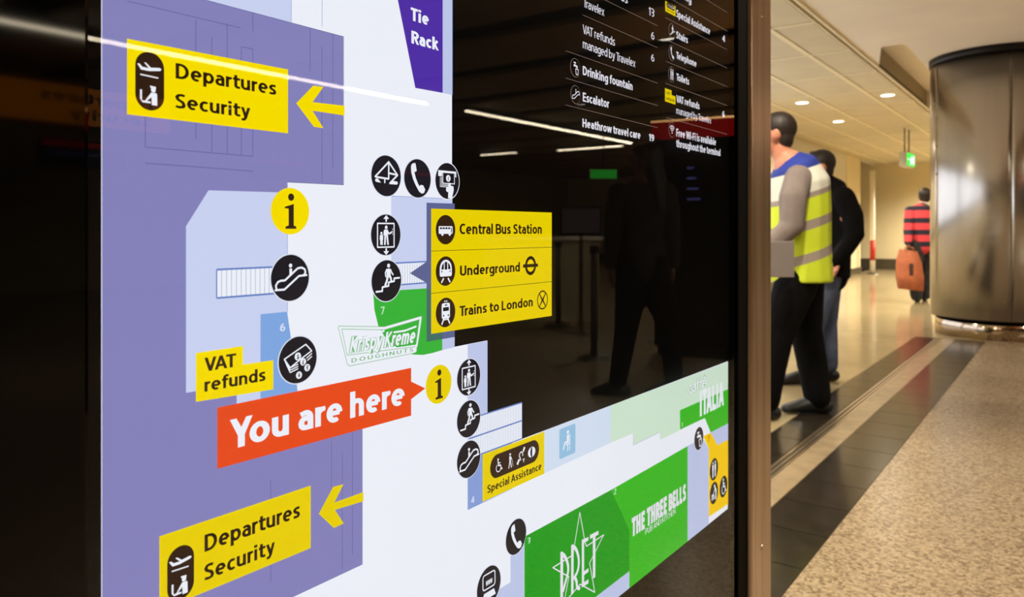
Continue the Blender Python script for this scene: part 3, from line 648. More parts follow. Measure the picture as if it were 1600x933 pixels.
flat('crossed_ring_emblem', stroke(arc(cy, cz, r, 0, 360, 28), r*.16, cap=False)+stroke([(cy-r*.6, cz+r*.75), (cy-r*.1, cz), (cy-r*.6, cz-r*.75)], r*.16)+stroke([(cy+r*.6, cz+r*.75), (cy+r*.1, cz), (cy+r*.6, cz-r*.75)], r*.16)+stroke([(cy-r*.35, cz+r*.4), (cy+r*.35, cz-r*.4)], r*.2)+stroke([(cy+r*.35, cz+r*.4), (cy-r*.35, cz-r*.4)], r*.2), M_brn, 14, bd)
bd = yellow_board('assistance_label', ((752, 709.7), (848.4, 674), (848.4, 739.8), (752, 783.8)), I_ye_dim, 'yellow special assistance label with four symbols in a black pill', 9)
ya, yb = pan(763.5, 0)[0], pan(840, 0)[0]; cz = pan(801, 717)[1]; hh = .0126
flat('symbol_pill', [rrect(ya, yb, cz-hh, cz+hh, hh-1e-5, 8)], M_brn, 10, bd)
for i, S in enumerate((S_wheelchair, S_cane, S_ear, S_eye)):
    symbol(bd, S, ya+(yb-ya)*(.16+.225*i), cz, hh*.78, I_white, M_blk, 11)
text('Special Assistance', 758.9, 843.7, (760, 770), (760, 757.8), .17, M_brn, 11, bd)
bd = flat('seat_label', [rrect(pan(872.5, 0)[0], pan(897.8, 0)[0], pan(872.5, 718)[1], pan(872.5, 671)[1], .003)], I_seat, 6, label='pale blue square with a seated figure')
ya, yb = pan(872.5, 0)[0], pan(897.8, 0)[0]; za, zb = pan(872.5, 718)[1], pan(872.5, 671)[1]
symbol(bd, S_seat, (ya+yb)/2, (za+zb)/2, (yb-ya)*.42, I_white, M_blk, 7, (zb-za)*.42)
# shop lettering
text('Tie', 638.9, 667.2, (640, 32.2), (640, 12.4), .2, I_white, 12); text('Rack', 639.9, 682.6, (641, 68.3), (641, 48.4), .2, I_white, 12)
for s, xl, xr, b_, t_, m in (('6', 435.4, 443.9, (436, 518), (436, 505.3), I_num), ('7', 593, 599.3, (593, 491.3), (593, 479.3), I_numg), ('4', 734, 739.4, (734, 787), (734, 777), I_num),
                             ('3', 822.5, 827.2, (823, 850), (823, 840.5), I_numg), ('2', 957.5, 961.4, (958, 773), (958, 764), I_numg), ('1', 1063.6, 1065.3, (1063, 667.6), (1063, 661), I_numg)):
    text(s, xl, xr, b_, t_, .17, m, 8, name='block_number')
# doughnut logo
bd = flat('doughnut_logo', [P((540, 554.8), (649.4, 538.7), (648.6, 549), (646.5, 550.8), (643.8, 551.5), (544, 571.6), (541, 570), (539, 567.6))], I_white, 8, label='white and green doughnut shop logo')
out = P((526.4, 509.4), (598, 510.3), (658, 493), (648.6, 549), (645.5, 551.3), (544, 571.6), (540.3, 569), (526.2, 512))
inn = P((531.5, 514), (598.5, 515.2), (652.5, 499.5), (645.5, 541.5), (540, 554.8))
flat('logo_band', stroke([((a[0]+b_[0])/2, (a[1]+b_[1])/2) for a, b_ in zip(out[:3], inn[:3])]+[P((649, 540))[0], P((541, 556))[0]], .0024, closed=True), I_white, 9, bd)
flat('logo_outline', stroke(out, .0005, closed=True)+stroke(inn, .0005, closed=True), I_gline, 10, bd)
text('D O U G H N U T S', 546.5, 643, (547, 566.3), (547, 560), .13, I_gline, 11, bd)
for s, xl, xr, b_, t_ in (('Krispy', 543, 596, (545, 551.2), (545, 526)), ('Kreme', 597, 646, (602, 542.5), (602, 518.5))):
    text(s, xl-.8, xr+.8, (b_[0], b_[1]+.6), (t_[0], t_[1]-.6), .3, I_gline, 11, bd, .25); text(s, xl, xr, b_, t_, .17, I_white, 12, bd, .25)
flat('logo_stroke', stroke(P((556, 525.2), (575, 521.5), (597, 517)), .0018)+stroke(P((613, 519), (630, 516.5), (647, 510)), .0018), I_white, 12, bd)
# star logo
q = lambda x, y: pan(840+x/6.1, 780+y/6.1)
star = [q(*p) for p in ((392, 125), (440, 400), (455, 447), (620, 338), (485, 608), (535, 885), (395, 808), (240, 990), (288, 737), (135, 650), (325, 530))]
PM = I_txtw
bd = flat('star_logo', stroke(star, .0015, closed=True), PM, 8, label='white outlined star with tall shop letters')
def qs(pts, w): return stroke([q(*p) for p in pts], w*.00021, cap=False)
def smooth(pts, it=2):
    for _ in range(it):
        o = [pts[0]]
        for a, b_ in zip(pts[:-1], pts[1:]): o += [(a[0]*.75+b_[0]*.25, a[1]*.75+b_[1]*.25), (a[0]*.25+b_[0]*.75, a[1]*.25+b_[1]*.75)]
        pts = o+[pts[-1]]
    return pts
let = [[q(205, 503), q(232, 512), q(230, 980), q(205, 990)], [q(308, 437), q(332, 443), q(330, 895), q(308, 908)], [q(410, 385), q(432, 378), q(432, 822), q(410, 835)], [q(515, 335), q(540, 325), q(538, 740), q(515, 755)],
       [q(410, 385), q(472, 358), q(472, 392), q(415, 420)], [q(425, 690), q(472, 655), q(472, 690), q(425, 725)], [q(412, 800), q(472, 762), q(472, 800), q(412, 838)], [q(488, 340), q(568, 298), q(568, 335), q(488, 378)]]
let += qs(smooth([(212, 512), (250, 540), (280, 620), (280, 700), (250, 800), (232, 870)]), 22)+qs(smooth([(315, 445), (355, 465), (385, 570), (375, 680), (335, 750)]), 22)+qs(smooth([(340, 740), (362, 780), (362, 840), (388, 848)]), 22)
flat('logo_letters', let, PM, 9, bd)
bd = text('THE THREE BELLS', 985.4, 1070, (989.5, 836.5), (987, 809), .25, I_txtw, 9, None, 0, 'pub_lettering'); bd['label'] = 'bold white pub lettering on bright green'
text('PUB AND KITCHEN', 1006.6, 1053.8, (1008, 834.6), (1008, 825.5), .11, I_txtw, 9, None, 0, 'pub_lettering')
text('caff\u00e8', 1073.7, 1102.1, (1077, 614.7), (1077, 596.5), .24, I_gline, 7, None, .1, 'cafe_lettering'); text('caff\u00e8', 1074, 1101.8, (1077, 614.3), (1077, 597), .15, I_white, 8, None, .1, 'cafe_lettering')
text('ITALIA', 1092.2, 1129.8, (1093, 651), (1093, 610.5), .24, I_pg2, 7, None, 0, 'cafe_lettering'); text('ITALIA', 1092.5, 1129.6, (1093, 650.5), (1093, 611), .17, I_white, 8, None, 0, 'cafe_lettering')
text('y', 1104, 1108.7, (1105, 687.6), (1105, 677), .17, I_or, 8, name='block_number')
# --- alphabetical list
li = flat('list_rules', [P((max(a, 700), zline(*r)(max(a, 700))-.32), (r[0], r[1]-.32), (r[0], r[1]+.32), (max(a, 700), zline(*r)(max(a, 700))+.32)) for a, r in
      ((909.4, (1026.6, 40.4)), (909.4, (1026.6, 74.6)), (882.8, (1026.6, 130)), (882.8, (1026.6, 165)), (882.8, (1026.6, 199.5)),
       (1039, (1135.2, 19.6)), (1039, (1135.2, 48.5)), (1039, (1135.2, 77.6)), (1039, (1135.2, 106.4)), (1039.3, (1135.2, 135.4)), (1039.3, (1135.2, 164.8)), (1040, (1135.2, 209.9)))], I_rule, 4, label='thin rules between the list entries')
R_, B_ = .115, .175
for s, xl, xr, b_, t_, w_ in (
    ('Travelex', 910.8, 943.3, (911.5, 11.1), (911.5, -3), R_), ('ss', 970, 980, (972, 2.2), (972, -13), R_), ('VAT refunds', 909.7, 960, (912, 53), (912, 39), R_), ('managed by Travelex', 909.9, 992, (910, 75.2), (910, 61.3), R_),
    ('Drinking fountain', 909.8, 987.6, (910, 117), (910, 103), B_), ('Escalator', 909.8, 951, (910, 158.3), (910, 144.4), B_), ('Heathrow travel care', 909.3, 1000, (910, 198.6), (910, 185.3), B_),
    ('13', 1012.6, 1021.5, (1016, 24.6), (1016, 12), R_), ('6', 1016.8, 1021.6, (1018, 61.3), (1018, 49.6), R_), ('6', 1016.8, 1021.6, (1018, 95.7), (1018, 84.4), R_), ('19', 1013, 1021.4, (1015, 220.3), (1015, 209.2), B_),
    ('ng', 1070, 1079.5, (1075, 3.6), (1075, -8), B_), ('Special Assistance', 1056, 1108.8, (1056.5, 26.6), (1056.5, 14.8), B_), ('4', 1128, 1132.2, (1130, 65.3), (1130, 55.5), B_), ('Stairs', 1056, 1074, (1056.5, 59.8), (1056.5, 48.6), B_),
    ('Telephone', 1056, 1087.5, (1057, 92), (1057, 81), B_), ('Toilets', 1056.2, 1076, (1058, 126.3), (1058, 115.2), B_), ('VAT refunds', 1056, 1092.3, (1058, 160.2), (1058, 149), B_), ('managed by Travelex', 1056, 1110.4, (1056.5, 177.8), (1056.5, 167), R_),
    ('6', 1128, 1131.8, (1130, 183.3), (1130, 173.3), B_), ('Free Wi-Fi is available', 1056, 1118, (1056.5, 213.2), (1056.5, 201), B_), ('throughout the terminal', 1056, 1124.9, (1056.5, 229.8), (1056.5, 218), B_)):
    text(s, xl, xr, b_, t_, w_, I_txtw, 4)
for S, x, y, r in ((S_tap, 898, 106, 14), (S_escalator, 898.5, 148, 13.8), (S_stairs, 1049.3, 49, 11.6), (S_phone, 1049.3, 83, 11.6), (S_toilets, 1048.8, 116.6, 11.5), (S_wifi, 1049, 203, 11.2)):
    icon('list_disc', S, x, y, r, 4, ring=I_rule, face=M_board, ringw=.05, wmat=I_txtw)
bd = yellow_board('small_assistance_label', ((1038.8, 1.5), (1054.7, 10), (1054.7, 26), (1038.8, 17.4)), I_ye_dim, 'tiny yellow assistance label in the list', 4)
ya, yb = pan(1040.5, 0)[0], pan(1053.3, 0)[0]; z0 = pan(1040, 11)[1]; flat('symbol_pill', [rrect(ya, yb, z0, z0+.0085, .004)], M_brn, 5, bd)
for i, S in enumerate((S_wheelchair, S_cane, S_ear, S_eye)): symbol(bd, S, ya+(yb-ya)*(.17+.22*i), z0+.0042, .0032, I_white, M_blk, 6)
text('Special Assistance', 1040.5, 1053.5, (1041, 16.2), (1041, 13), .16, M_brn, 5, bd)
bd = yellow_board('small_refunds_label', ((1038.4, 137.8), (1048.5, 141.6), (1048.5, 148.4), (1054.6, 151), (1054.6, 163.6), (1038.4, 158.2)), I_ye_dim, 'tiny stepped yellow refunds label in the list', 4)
text('VAT', 1040, 1046.5, (1041, 147.3), (1041, 142.5), .14, M_brn, 5, bd); text('refunds', 1040, 1053, (1041, 156.2), (1041, 151.2), .14, M_brn, 5, bd)

# --- glass and frame
m = bpy.data.materials.new('sign glass'); m.use_nodes = True; nt = m.node_tree; nt.nodes.clear()
fr = nt.nodes.new('ShaderNodeFresnel'); fr.inputs[0].default_value = 1.5
ml = nt.nodes.new('ShaderNodeMath'); ml.operation = 'MULTIPLY'; ml.inputs[1].default_value = .85; nt.links.new(fr.outputs[0], ml.inputs[0])
tr = nt.nodes.new('ShaderNodeBsdfTransparent'); gl = nt.nodes.new('ShaderNodeBsdfGlossy'); gl.inputs['Roughness'].default_value = 0
mx = nt.nodes.new('ShaderNodeMixShader'); o = nt.nodes.new('ShaderNodeOutputMaterial')
nt.links.new(ml.outputs[0], mx.inputs[0]); nt.links.new(tr.outputs[0], mx.inputs[1]); nt.links.new(gl.outputs[0], mx.inputs[2]); nt.links.new(mx.outputs[0], o.inputs[0])
M_glass = m
GX = -.49
mesh_obj('glass_pane', [(GX, .2, .3), (GX, SY1+.01, .3), (GX, SY1+.01, 2.1), (GX, .2, 2.1)], [(0, 1, 2, 3)], M_glass, sign)
M_steel = principled('scratched brushed steel', (214, 190, 168), .33, metal=1, aniso=.5, noise=((40, 40, 1.5), .28, 6), bump=.15)
M_fblack = principled('gloss black frame enamel', (4, 4, 5), .04, spec=.25)
M_inner = principled('matt black inner frame', (5, 4, 4), .7, spec=.1)
box('inner_frame', -.56, -.486, SY1, 1.397, .0, 2.25, M_inner, sign, bev=.001)
box('black_frame', -.56, -.48, .02, .2235, .0, 2.25, M_fblack, sign, bev=.003)
box('steel_frame', -.60, -.478, 1.395, 1.51, .0, 2.25, M_steel, sign, bev=.007, seg=4)
box('top_rail', -.58, -.482, .2235, 1.395, 2.09, 2.25, M_fblack, sign, bev=.003)
box('bottom_rail', -.58, -.482, .2235, 1.395, .12, .31, M_fblack, sign, bev=.003)
box('plinth', -.60, -.50, .05, 1.48, .0, .12, M_inner, sign)
bm = bmesh.new()
for z in (1.5, 1.9, .5): cyl_into(bm, (-.479, 1.452, z), (-.4765, 1.452, z), .006, .005, 16)
bm_obj('frame_screw', bm, M_rail, sign)

# ------------------------------------------------------------------ steel column
col = thing('steel_column', 'wide round brushed steel column with vertical seams at the right', 'column', (-.645, 9.597, 0))
M_col = principled('brushed column steel', (196, 190, 182), .27, metal=1, noise=((5, 5, .5), .12, 4))
M_col2 = principled('polished plinth steel', (190, 172, 150), .08, metal=1)
def shell(name, r, z0, z1, mat, parent, a0=0, a1=360, n=96, th=.01):
    V, F = [], []
    full = a1-a0 >= 360; N = n if full else n+1
    for i in range(N):
        a = math.radians(a0+(a1-a0)*i/n); c, s = math.cos(a), math.sin(a)
        V += [(c*r, s*r, z0), (c*r, s*r, z1), (c*(r-th), s*(r-th), z1), (c*(r-th), s*(r-th), z0)]
    for i in range(n):
        a, b_ = 4*i, 4*((i+1) % N)
        for k in range(4): F.append((a+k, b_+k, b_+(k+1) % 4, a+(k+1) % 4))
    if not full: F += [(0, 1, 2, 3), (4*(N-1)+3, 4*(N-1)+2, 4*(N-1)+1, 4*(N-1))]
    o = mesh_obj(name, V, F, mat, parent, False)
    for i, p in enumerate(o.data.polygons): p.use_smooth = (i % 4 == 0 or i % 4 == 2)
    return o
R = .646
adir = math.degrees(math.atan2(-9.597, .645))      # direction from the column towards the camera
seams = [adir-52-9, adir+8, adir+8+75]
seams = [adir-61, adir+9]
step = 70
for k in range(5):
    shell('steel_panel', R, .2, 2.87, M_col, col, adir+9-step*(k)+.25 if k < 4 else adir+9-step*4+.25, adir+9-step*(k-1)-.25 if k < 4 else adir+9-step*3-.25, 24)
shell('steel_panel', R, .2, 2.87, M_col, col, adir+9+step+.25, adir+9+80-.25, 6)
shell('seam_backing', R-.012, .19, 2.88, M_void, col)
shell('base_ring', R-.045, 0, .2, M_col2, col)
shell('top_ring', R+.012, 2.87, 2.94, principled('dark collar metal', (26, 22, 18), .4, metal=.5), col)
bm = bmesh.new()
for z in (2.45, 2.3, 2.0, 1.7):
    a = math.radians(adir-62.5); cyl_into(bm, (math.cos(a)*R, math.sin(a)*R, z), (math.cos(a)*(R+.008), math.sin(a)*(R+.008), z), .012, .008, 12)
bm_obj('panel_rivet', bm, M_col2, col)

M_lb = emitter('added window glow', (236, 240, 250), 2.3)  # unseen lit windows, added to give the steel column a white reflection
for yc, l in ((1.9, 'tall white lit window added unseen on the left wall for the steel column to mirror, farthest from it'), (5.6, 'tall white lit window added unseen on the left wall for the steel column to mirror, middle of three'), (9.3, 'tall white lit window added unseen on the left wall for the steel column to mirror, nearest it')):
    lb = thing('added_lit_window', l, 'window', (-4.42, yc, 0), 0, 'lit windows added for the steel column to mirror')
    box('window_frame', -.03, .03, -1.8, 1.8, .15, 2.6, M_skirt, lb, bev=.01)
    for i in range(3): box('lit_pane', .03, .034, -1.72+1.16*i, -.6+1.16*i, .22, 2.53, M_lb, lb)

# ------------------------------------------------------------------ exit sign
ex = thing('exit_sign', 'small green lit exit box hanging from the ceiling beside the steel column', 'sign', (14*(-SN+CS*.514), 14*(CS+SN*.514), 2.25), TH+math.radians(50))
ex.scale = (1.3, 1.3, 1.3)
M_exit = emitter('lit green', (60, 235, 70), 1.6); M_exw = emitter('lit white', (235, 255, 235), 1.6); M_exb = principled('exit box shell', (205, 205, 190), .4)
box('housing', -.22, .22, -.05, .05, 0, .2, M_exb, ex, bev=.008)
box('sign_face', -.205, .205, -.056, -.049, .015, .185, M_exit, ex)
bm = bmesh.new(); cyl_into(bm, (.0, -.059, .14), (.0, -.056, .14), .018, n=14)
for a, b_ in (((0, .12), (-.02, .08)), ((-.02, .08), (.02, .04)), ((-.02, .08), (-.06, .035)), ((0, .11), (.045, .1)), ((0, .11), (-.045, .095))):
    cyl_into(bm, (a[0], -.0575, a[1]), (b_[0], -.0575, b_[1]), .009, n=8)
box_into(bm, .09, .17, -.0585, -.056, .04, .16); box_into(bm, -.18, -.09, -.0585, -.056, .09, .11)
bm_obj('running_figure', bm, M_exw, ex)
for x in (-.12, .12):
    bm = bmesh.new(); cyl_into(bm, (x, 0, .2), (x, 0, .535), .009, n=10); bm_obj('hanging_rod', bm, M_skirt, ex)
# barrier post by the far wall
br = thing('barrier_post', 'tall slim white post with a red band at the left wall corner', 'post', (-4.1, 20.9, 0))
M_wh = principled('white post paint', (240, 236, 226), .3); M_rd = principled('red post paint', (190, 44, 30), .4)
bm = bmesh.new(); cyl_into(bm, (0, 0, .02), (0, 0, 2.6), .06); bm_obj('pole', bm, M_wh, br, True)
bm = bmesh.new(); cyl_into(bm, (0, 0, .35), (0, 0, .85), .064); bm_obj('red_band', bm, M_rd, br, True)
bm = bmesh.new(); cyl_into(bm, (0, 0, 0), (0, 0, .03), .16, .14); bm_obj('foot', bm, M_skirt, br)

# ------------------------------------------------------------------ people
class Body:
    def __init__(s): s.bm = bmesh.new()
    def tube(s, pts, rads, side=(1, 0, 0), n=14, caps=True):
        pts = [Vector(p) for p in pts]; rings = []
        for i, p in enumerate(pts):
            t = (pts[min(i+1, len(pts)-1)]-pts[max(i-1, 0)]).normalized()
            a = Vector(side)-t*t.dot(Vector(side)); a.normalize(); b_ = t.cross(a)
            r = rads[i]; ra, rb = (r, r) if not isinstance(r, tuple) else r
            rings.append([s.bm.verts.new(p+a*ra*math.cos(2*math.pi*k/n)+b_*rb*math.sin(2*math.pi*k/n)) for k in range(n)])
        for u, v in zip(rings[:-1], rings[1:]):
            for k in range(n): s.bm.faces.new((u[k], u[(k+1) % n], v[(k+1) % n], v[k]))
        s.bm.faces.new(rings[0][::-1]); s.bm.faces.new(rings[-1])
        if caps:
            for i in (0, -1):
                r = rads[i]; r = min(r) if isinstance(r, tuple) else r
                s.ball(pts[i], (r*.98,)*3)
        return s
    def ball(s, c, r, rot=0, n=14):
        M = Matrix.Translation(Vector(c)) @ Matrix.Rotation(rot, 4, 'Z') @ Matrix.Diagonal((r[0], r[1], r[2], 1))
        bmesh.ops.create_uvsphere(s.bm, u_segments=n, v_segments=10, radius=1, matrix=M); return s
    def foot(s, ankle, heading, L=.27, w_=.05, rise=0):
        a = Vector(ankle); f = Vector((math.cos(heading), math.sin(heading), 0)); u = Vector((0, 0, 1))
        zb = w_*.8+rise
        s.tube([a-f*.05+u*(zb-a.z), a+f*.05+u*(zb+.012-a.z), a+f*(L*.5)+u*(zb-a.z-.004), a+f*(L-.08)+u*(zb-a.z-.014)], [(w_*.85, .042), (w_*.95, .05), (w_, .036), (w_*.85, .026)], side=(-f.y, f.x, 0))
        s.tube([a+u*(.06), a+u*(zb-a.z)], [.045, .045]); return s
    def hand(s, wrist, d, curl=(0, 0, -1), side=None, L=.18):
        wv = Vector(wrist); d = Vector(d).normalized(); c = Vector(curl); c = (c-d*d.dot(c)).normalized(); sd = d.cross(c) if side is None else Vector(side)
        s.tube([wv, wv+d*.045, wv+d*.09], [(.03, .02), (.042, .018), (.04, .015)], side=sd)
        for i, (o, l) in enumerate(((-.03, .07), (-.01, .08), (.01, .075), (.03, .06))):
            p = wv+d*.088+sd*o
            s.tube([p, p+d*l*.45+c*.012, p+d*l*.75+c*.035, p+d*l*.8+c*.055], [.0095, .009, .0085, .0075], side=sd, n=8)
        p = wv+d*.03-sd*.03
        s.tube([p, p+d*.03-sd*.025+c*.01, p+d*.055-sd*.03+c*.03], [.012, .011, .009], side=sd, n=8); return s
    def head(s, c, ang, neck_to, scale=1.0):
        c = Vector(c); f = Vector((math.cos(ang), math.sin(ang), 0)); l = Vector((-f.y, f.x, 0)); k = scale
        s.ball(c+Vector((0, 0, .02*k)), (.098*k, .078*k, .105*k), ang); s.ball(c+f*.035*k-Vector((0, 0, .055*k)), (.06*k, .055*k, .06*k), ang)
        s.ball(c+f*.055*k-Vector((0, 0, .09*k)), (.035*k, .035*k, .025*k), ang)
        s.tube([c+f*.088*k+Vector((0, 0, .015*k)), c+f*.112*k-Vector((0, 0, .025*k))], [.01*k, .016*k], side=l, n=8)
        s.tube([c+f*.092*k-l*.02*k-Vector((0, 0, .058*k)), c+f*.092*k+l*.02*k-Vector((0, 0, .058*k))], [.009*k, .009*k], side=(0, 0, 1), n=8)
        for q in (-1, 1): s.ball(c+l*q*.08*k-f*.005*k, (.022*k, .012*k, .034*k), ang)
        s.tube([c-f*.01*k-Vector((0, 0, .03*k)), Vector(neck_to)], [.056*k, .062*k], side=l); return s
    def make(s, name, mat, parent, voxel=.012, it=3):
        me = bpy.data.meshes.new(name); s.bm.to_mesh(me); s.bm.free()
        o = bpy.data.objects.new(name, me); COL.objects.link(o)
        m = o.modifiers.new('r', 'REMESH'); m.mode = 'VOXEL'; m.voxel_size = voxel
        m = o.modifiers.new('s', 'SMOOTH'); m.factor = .5; m.iterations = it
        dg = bpy.context.evaluated_depsgraph_get(); dg.update()
        n = bpy.data.meshes.new_from_object(o.evaluated_get(dg)); o.modifiers.clear(); o.data = n; bpy.data.meshes.remove(me); n.name = name
        n.materials.clear(); n.materials.append(mat); n.shade_smooth(); o.parent = parent; return o
M_skin = principled('light skin', (200, 132, 104), .5); M_skin2 = principled('dark skin', (98, 62, 44), .5)
M_hair = principled('dark hair', (34, 22, 16), .55, noise=((60, 60, 20), .4, 3)); M_black = principled('black cloth', (7, 6, 7), .85, spec=.12, noise=((20, 20, 20), .3, 3))
M_grey = principled('grey sleeve cloth', (128, 116, 112), .85, spec=.12, noise=((14, 14, 8), .15, 3)); M_jean = principled('blue denim', (84, 92, 116), .85, spec=.12, noise=((18, 18, 10), .3, 4))
M_dj = principled('dark grey denim', (60, 60, 62), .85, spec=.12, noise=((14, 14, 8), .5, 4)); M_shoe = principled('black leather', (8, 7, 7), .5)
def eyes(c, ang, parent, k=1.0):
    c = Vector(c); f = Vector((math.cos(ang), math.sin(ang), 0)); l = Vector((-f.y, f.x, 0))
    for q in (-1, 1):
        bm = bmesh.new(); bmesh.ops.create_uvsphere(bm, u_segments=10, v_segments=8, radius=.012*k, matrix=Matrix.Translation(c+f*.083*k+l*q*.032*k+Vector((0, 0, .008))))
        bm_obj('eye', bm, M_shoe, parent, True)
def hair_cap(c, ang, parent, mat, k=1.0, long=0):
    c = Vector(c); f = Vector((math.cos(ang), math.sin(ang), 0)); b_ = Body()
    b_.ball(c-f*.026*k+Vector((0, 0, .045*k)), (.104*k, .09*k, .1*k), ang); b_.ball(c+f*.04*k+Vector((0, 0, .095*k)), (.055*k, .065*k, .035*k), ang); b_.ball(c-f*.05*k-Vector((0, 0, .02*k)), (.06*k, .078*k, .075*k), ang)
    if long: b_.tube([c-f*.04+Vector((0, 0, .02)), c-f*.08-Vector((0, 0, .12)), c-f*.1-Vector((0, 0, long))], [(.085, .07), (.1, .06), (.09, .04)], side=(-f.y, f.x, 0))
    return b_.make('hair', mat, parent, .01, 2)
def zbands(name, bands, base, slope=0.0, rough=.8, period=None):
    """cloth striped by height: bands = [(z_from, colour)] constant ramp on object z + slope*x"""
    m = principled(name, base, rough); nt = m.node_tree; b = nt.nodes['Principled BSDF']
    tc = nt.nodes.new('ShaderNodeTexCoord'); sx = nt.nodes.new('ShaderNodeSeparateXYZ'); nt.links.new(tc.outputs['Object'], sx.inputs[0])
    mm = nt.nodes.new('ShaderNodeMath'); mm.operation = 'MULTIPLY_ADD'; mm.inputs[1].default_value = -slope; nt.links.new(sx.outputs[0], mm.inputs[0]); nt.links.new(sx.outputs[2], mm.inputs[2])
    r = nt.nodes.new('ShaderNodeValToRGB'); r.color_ramp.interpolation = 'CONSTANT'; nt.links.new(mm.outputs[0], r.inputs[0])
    sc_ = nt.nodes.new('ShaderNodeMath'); sc_.operation = 'MULTIPLY'; sc_.inputs[1].default_value = .5; nt.links.new(mm.outputs[0], sc_.inputs[0]); nt.links.new(sc_.outputs[0], r.inputs[0])
    el = r.color_ramp.elements; el[0].position = 0; el[0].color = lin(base); el.remove(el[1])
    for z, c in bands:
        e = el.new(z*.5); e.color = lin(c)
    nt.links.new(r.outputs[0], b.inputs['Base Color']); return m

# man in the hi-vis vest
def person(name, label, px, py, rz=TH, z=0):
    k = EYE*1200/(py-360); t = (px-800)/1200
    return thing(name, label, 'person', (k*(-SN+CS*t), k*(CS+SN*t), 0), rz)
p = person('person', 'man in yellow high visibility vest with blue shoulders and black trousers, walking left', 1262, 650)
HA = math.radians(165)
hc = (-.185, .03, 1.665)
b_ = Body(); b_.head(hc, HA, (-.12, .0, 1.47))
b_.tube([(-.10, 0, 1.48), (-.04, 0, 1.36), (-.03, 0, 1.1), (-.02, 0, .93)], [(.1, .14), (.13, .17), (.12, .15), (.13, .16)])
b_.tube([(-.11, -.15, 1.40), (-.18, -.22, 1.12), (-.36, -.24, .985)], [.05, .045, .034]); b_.hand((-.36, -.24, .985), (-.8, .1, -.5), (0, .3, -1))
b_.tube([(-.02, .17, 1.40), (-.12, .21, 1.16), (-.26, .16, 1.0)], [.05, .045, .034]); b_.hand((-.26, .16, 1.0), (-.8, -.2, -.5), (0, -.3, -1))
b_.tube([(.0, .07, .9), (.03, .07, .5), (.09, .07, .1)], [.09, .062, .045]); b_.tube([(-.04, -.08, .9), (-.2, -.1, .5), (-.26, -.1, .12)], [.09, .062, .045])
b_.make('body', M_skin, p, .011); hair_cap(hc, HA, p, M_hair); eyes(hc, HA, p)
b_ = Body(); b_.tube([(-.0, .08, .93), (.0, .08, .78), (.02, .08, .5), (.065, .08, .26), (.085, .07, .1)], [.13, .125, .095, .088, .08])
b_.tube([(-.05, -.08, .93), (-.11, -.08, .76), (-.22, -.1, .48), (-.26, -.1, .26), (-.28, -.1, .12)], [.125, .12, .095, .085, .08]); b_.ball((-.01, 0, .92), (.15, .17, .12))
b_.make('trousers', M_black, p)
for a, h in (((.09, .07, .1), math.pi), ((-.28, -.1, .12), math.pi)):
    b_ = Body(); b_.foot(a, h, .28, .052); b_.make('shoe', M_shoe, p, .009, 2)
for pts in (((-.11, -.15, 1.40), (-.165, -.21, 1.28), (-.18, -.23, 1.12), (-.26, -.23, 1.05), (-.35, -.24, .99)), ((-.02, .17, 1.40), (-.06, .21, 1.28), (-.12, .22, 1.16), (-.18, .2, 1.06), (-.25, .16, 1.01))):
    b_ = Body(); b_.tube(pts, [.08, .078, .07, .06, .052], caps=True); b_.make('sleeve', M_grey, p)
SIL = (150, 136, 128); YE = (198, 214, 40)
M_vest = zbands('high visibility cloth', [(.93, SIL), (.985, YE), (1.125, SIL), (1.175, YE), (1.30, SIL), (1.335, (214, 214, 202)), (1.475, (28, 48, 140))], YE, .32)
b_ = Body(); b_.tube([(-.12, 0, 1.53), (-.09, .0, 1.485), (-.05, 0, 1.38), (-.045, 0, 1.22), (-.05, 0, 1.0), (-.05, 0, .80)], [(.07, .09), (.13, .18), (.165, .215), (.168, .21), (.175, .205), (.185, .22)], caps=False)
b_.make('safety_vest', M_vest, p, .011)
box('clipboard', -.43, -.19, -.305, -.29, .84, 1.04, principled('silver clipboard', (146, 136, 134), .35, metal=.3), None, bev=.004)
cb = bpy.data.objects['clipboard']; cb['label'] = 'silver grey clipboard held against the vest by the man in yellow'; cb['category'] = 'clipboard'
cb.matrix_world = p.matrix_basis.copy() @ Matrix.Identity(4); cb.location = p.location; cb.rotation_euler = p.rotation_euler
bpy.context.view_layer.update()

# man in black behind him
p = person('person', 'person in black jacket and blue jeans close behind the man in the yellow vest', 1290, 598)
HA = math.radians(180); hc = (-.05, 0, 1.55)
b_ = Body(); b_.head(hc, HA, (.01, 0, 1.36), .95)
b_.tube([(.02, 0, 1.38), (.05, 0, 1.2), (.04, 0, .88)], [(.1, .15), (.12, .16), (.12, .15)])
b_.tube([(.04, -.17, 1.30), (.1, -.2, 1.06), (-.0, -.2, .88)], [.05, .042, .032]); b_.hand((-.0, -.2, .88), (-.3, 0, -1), (-1, 0, 0))
b_.tube([(.04, .17, 1.30), (.1, .2, 1.06), (-.05, .2, .9)], [.05, .042, .032]); b_.hand((-.05, .2, .9), (-.8, 0, -.5), (0, 0, -1))
b_.tube([(.03, .07, .85), (.03, .07, .46), (.04, .07, .09)], [.085, .06, .042]); b_.tube([(.0, -.07, .85), (-.1, -.07, .46), (-.16, -.07, .1)], [.085, .06, .042])
b_.make('body', M_skin, p, .011); hair_cap(hc, HA, p, M_hair, .95); eyes(hc, HA, p, .95)
b_ = Body(); b_.tube([(.03, .07, .86), (.035, .07, .66), (.03, .07, .42), (.05, .07, .12)], [.11, .1, .08, .068]); b_.tube([(.0, -.07, .86), (-.05, -.07, .66), (-.11, -.07, .44), (-.17, -.07, .14)], [.11, .1, .078, .066])
b_.make('jeans', M_jean, p)
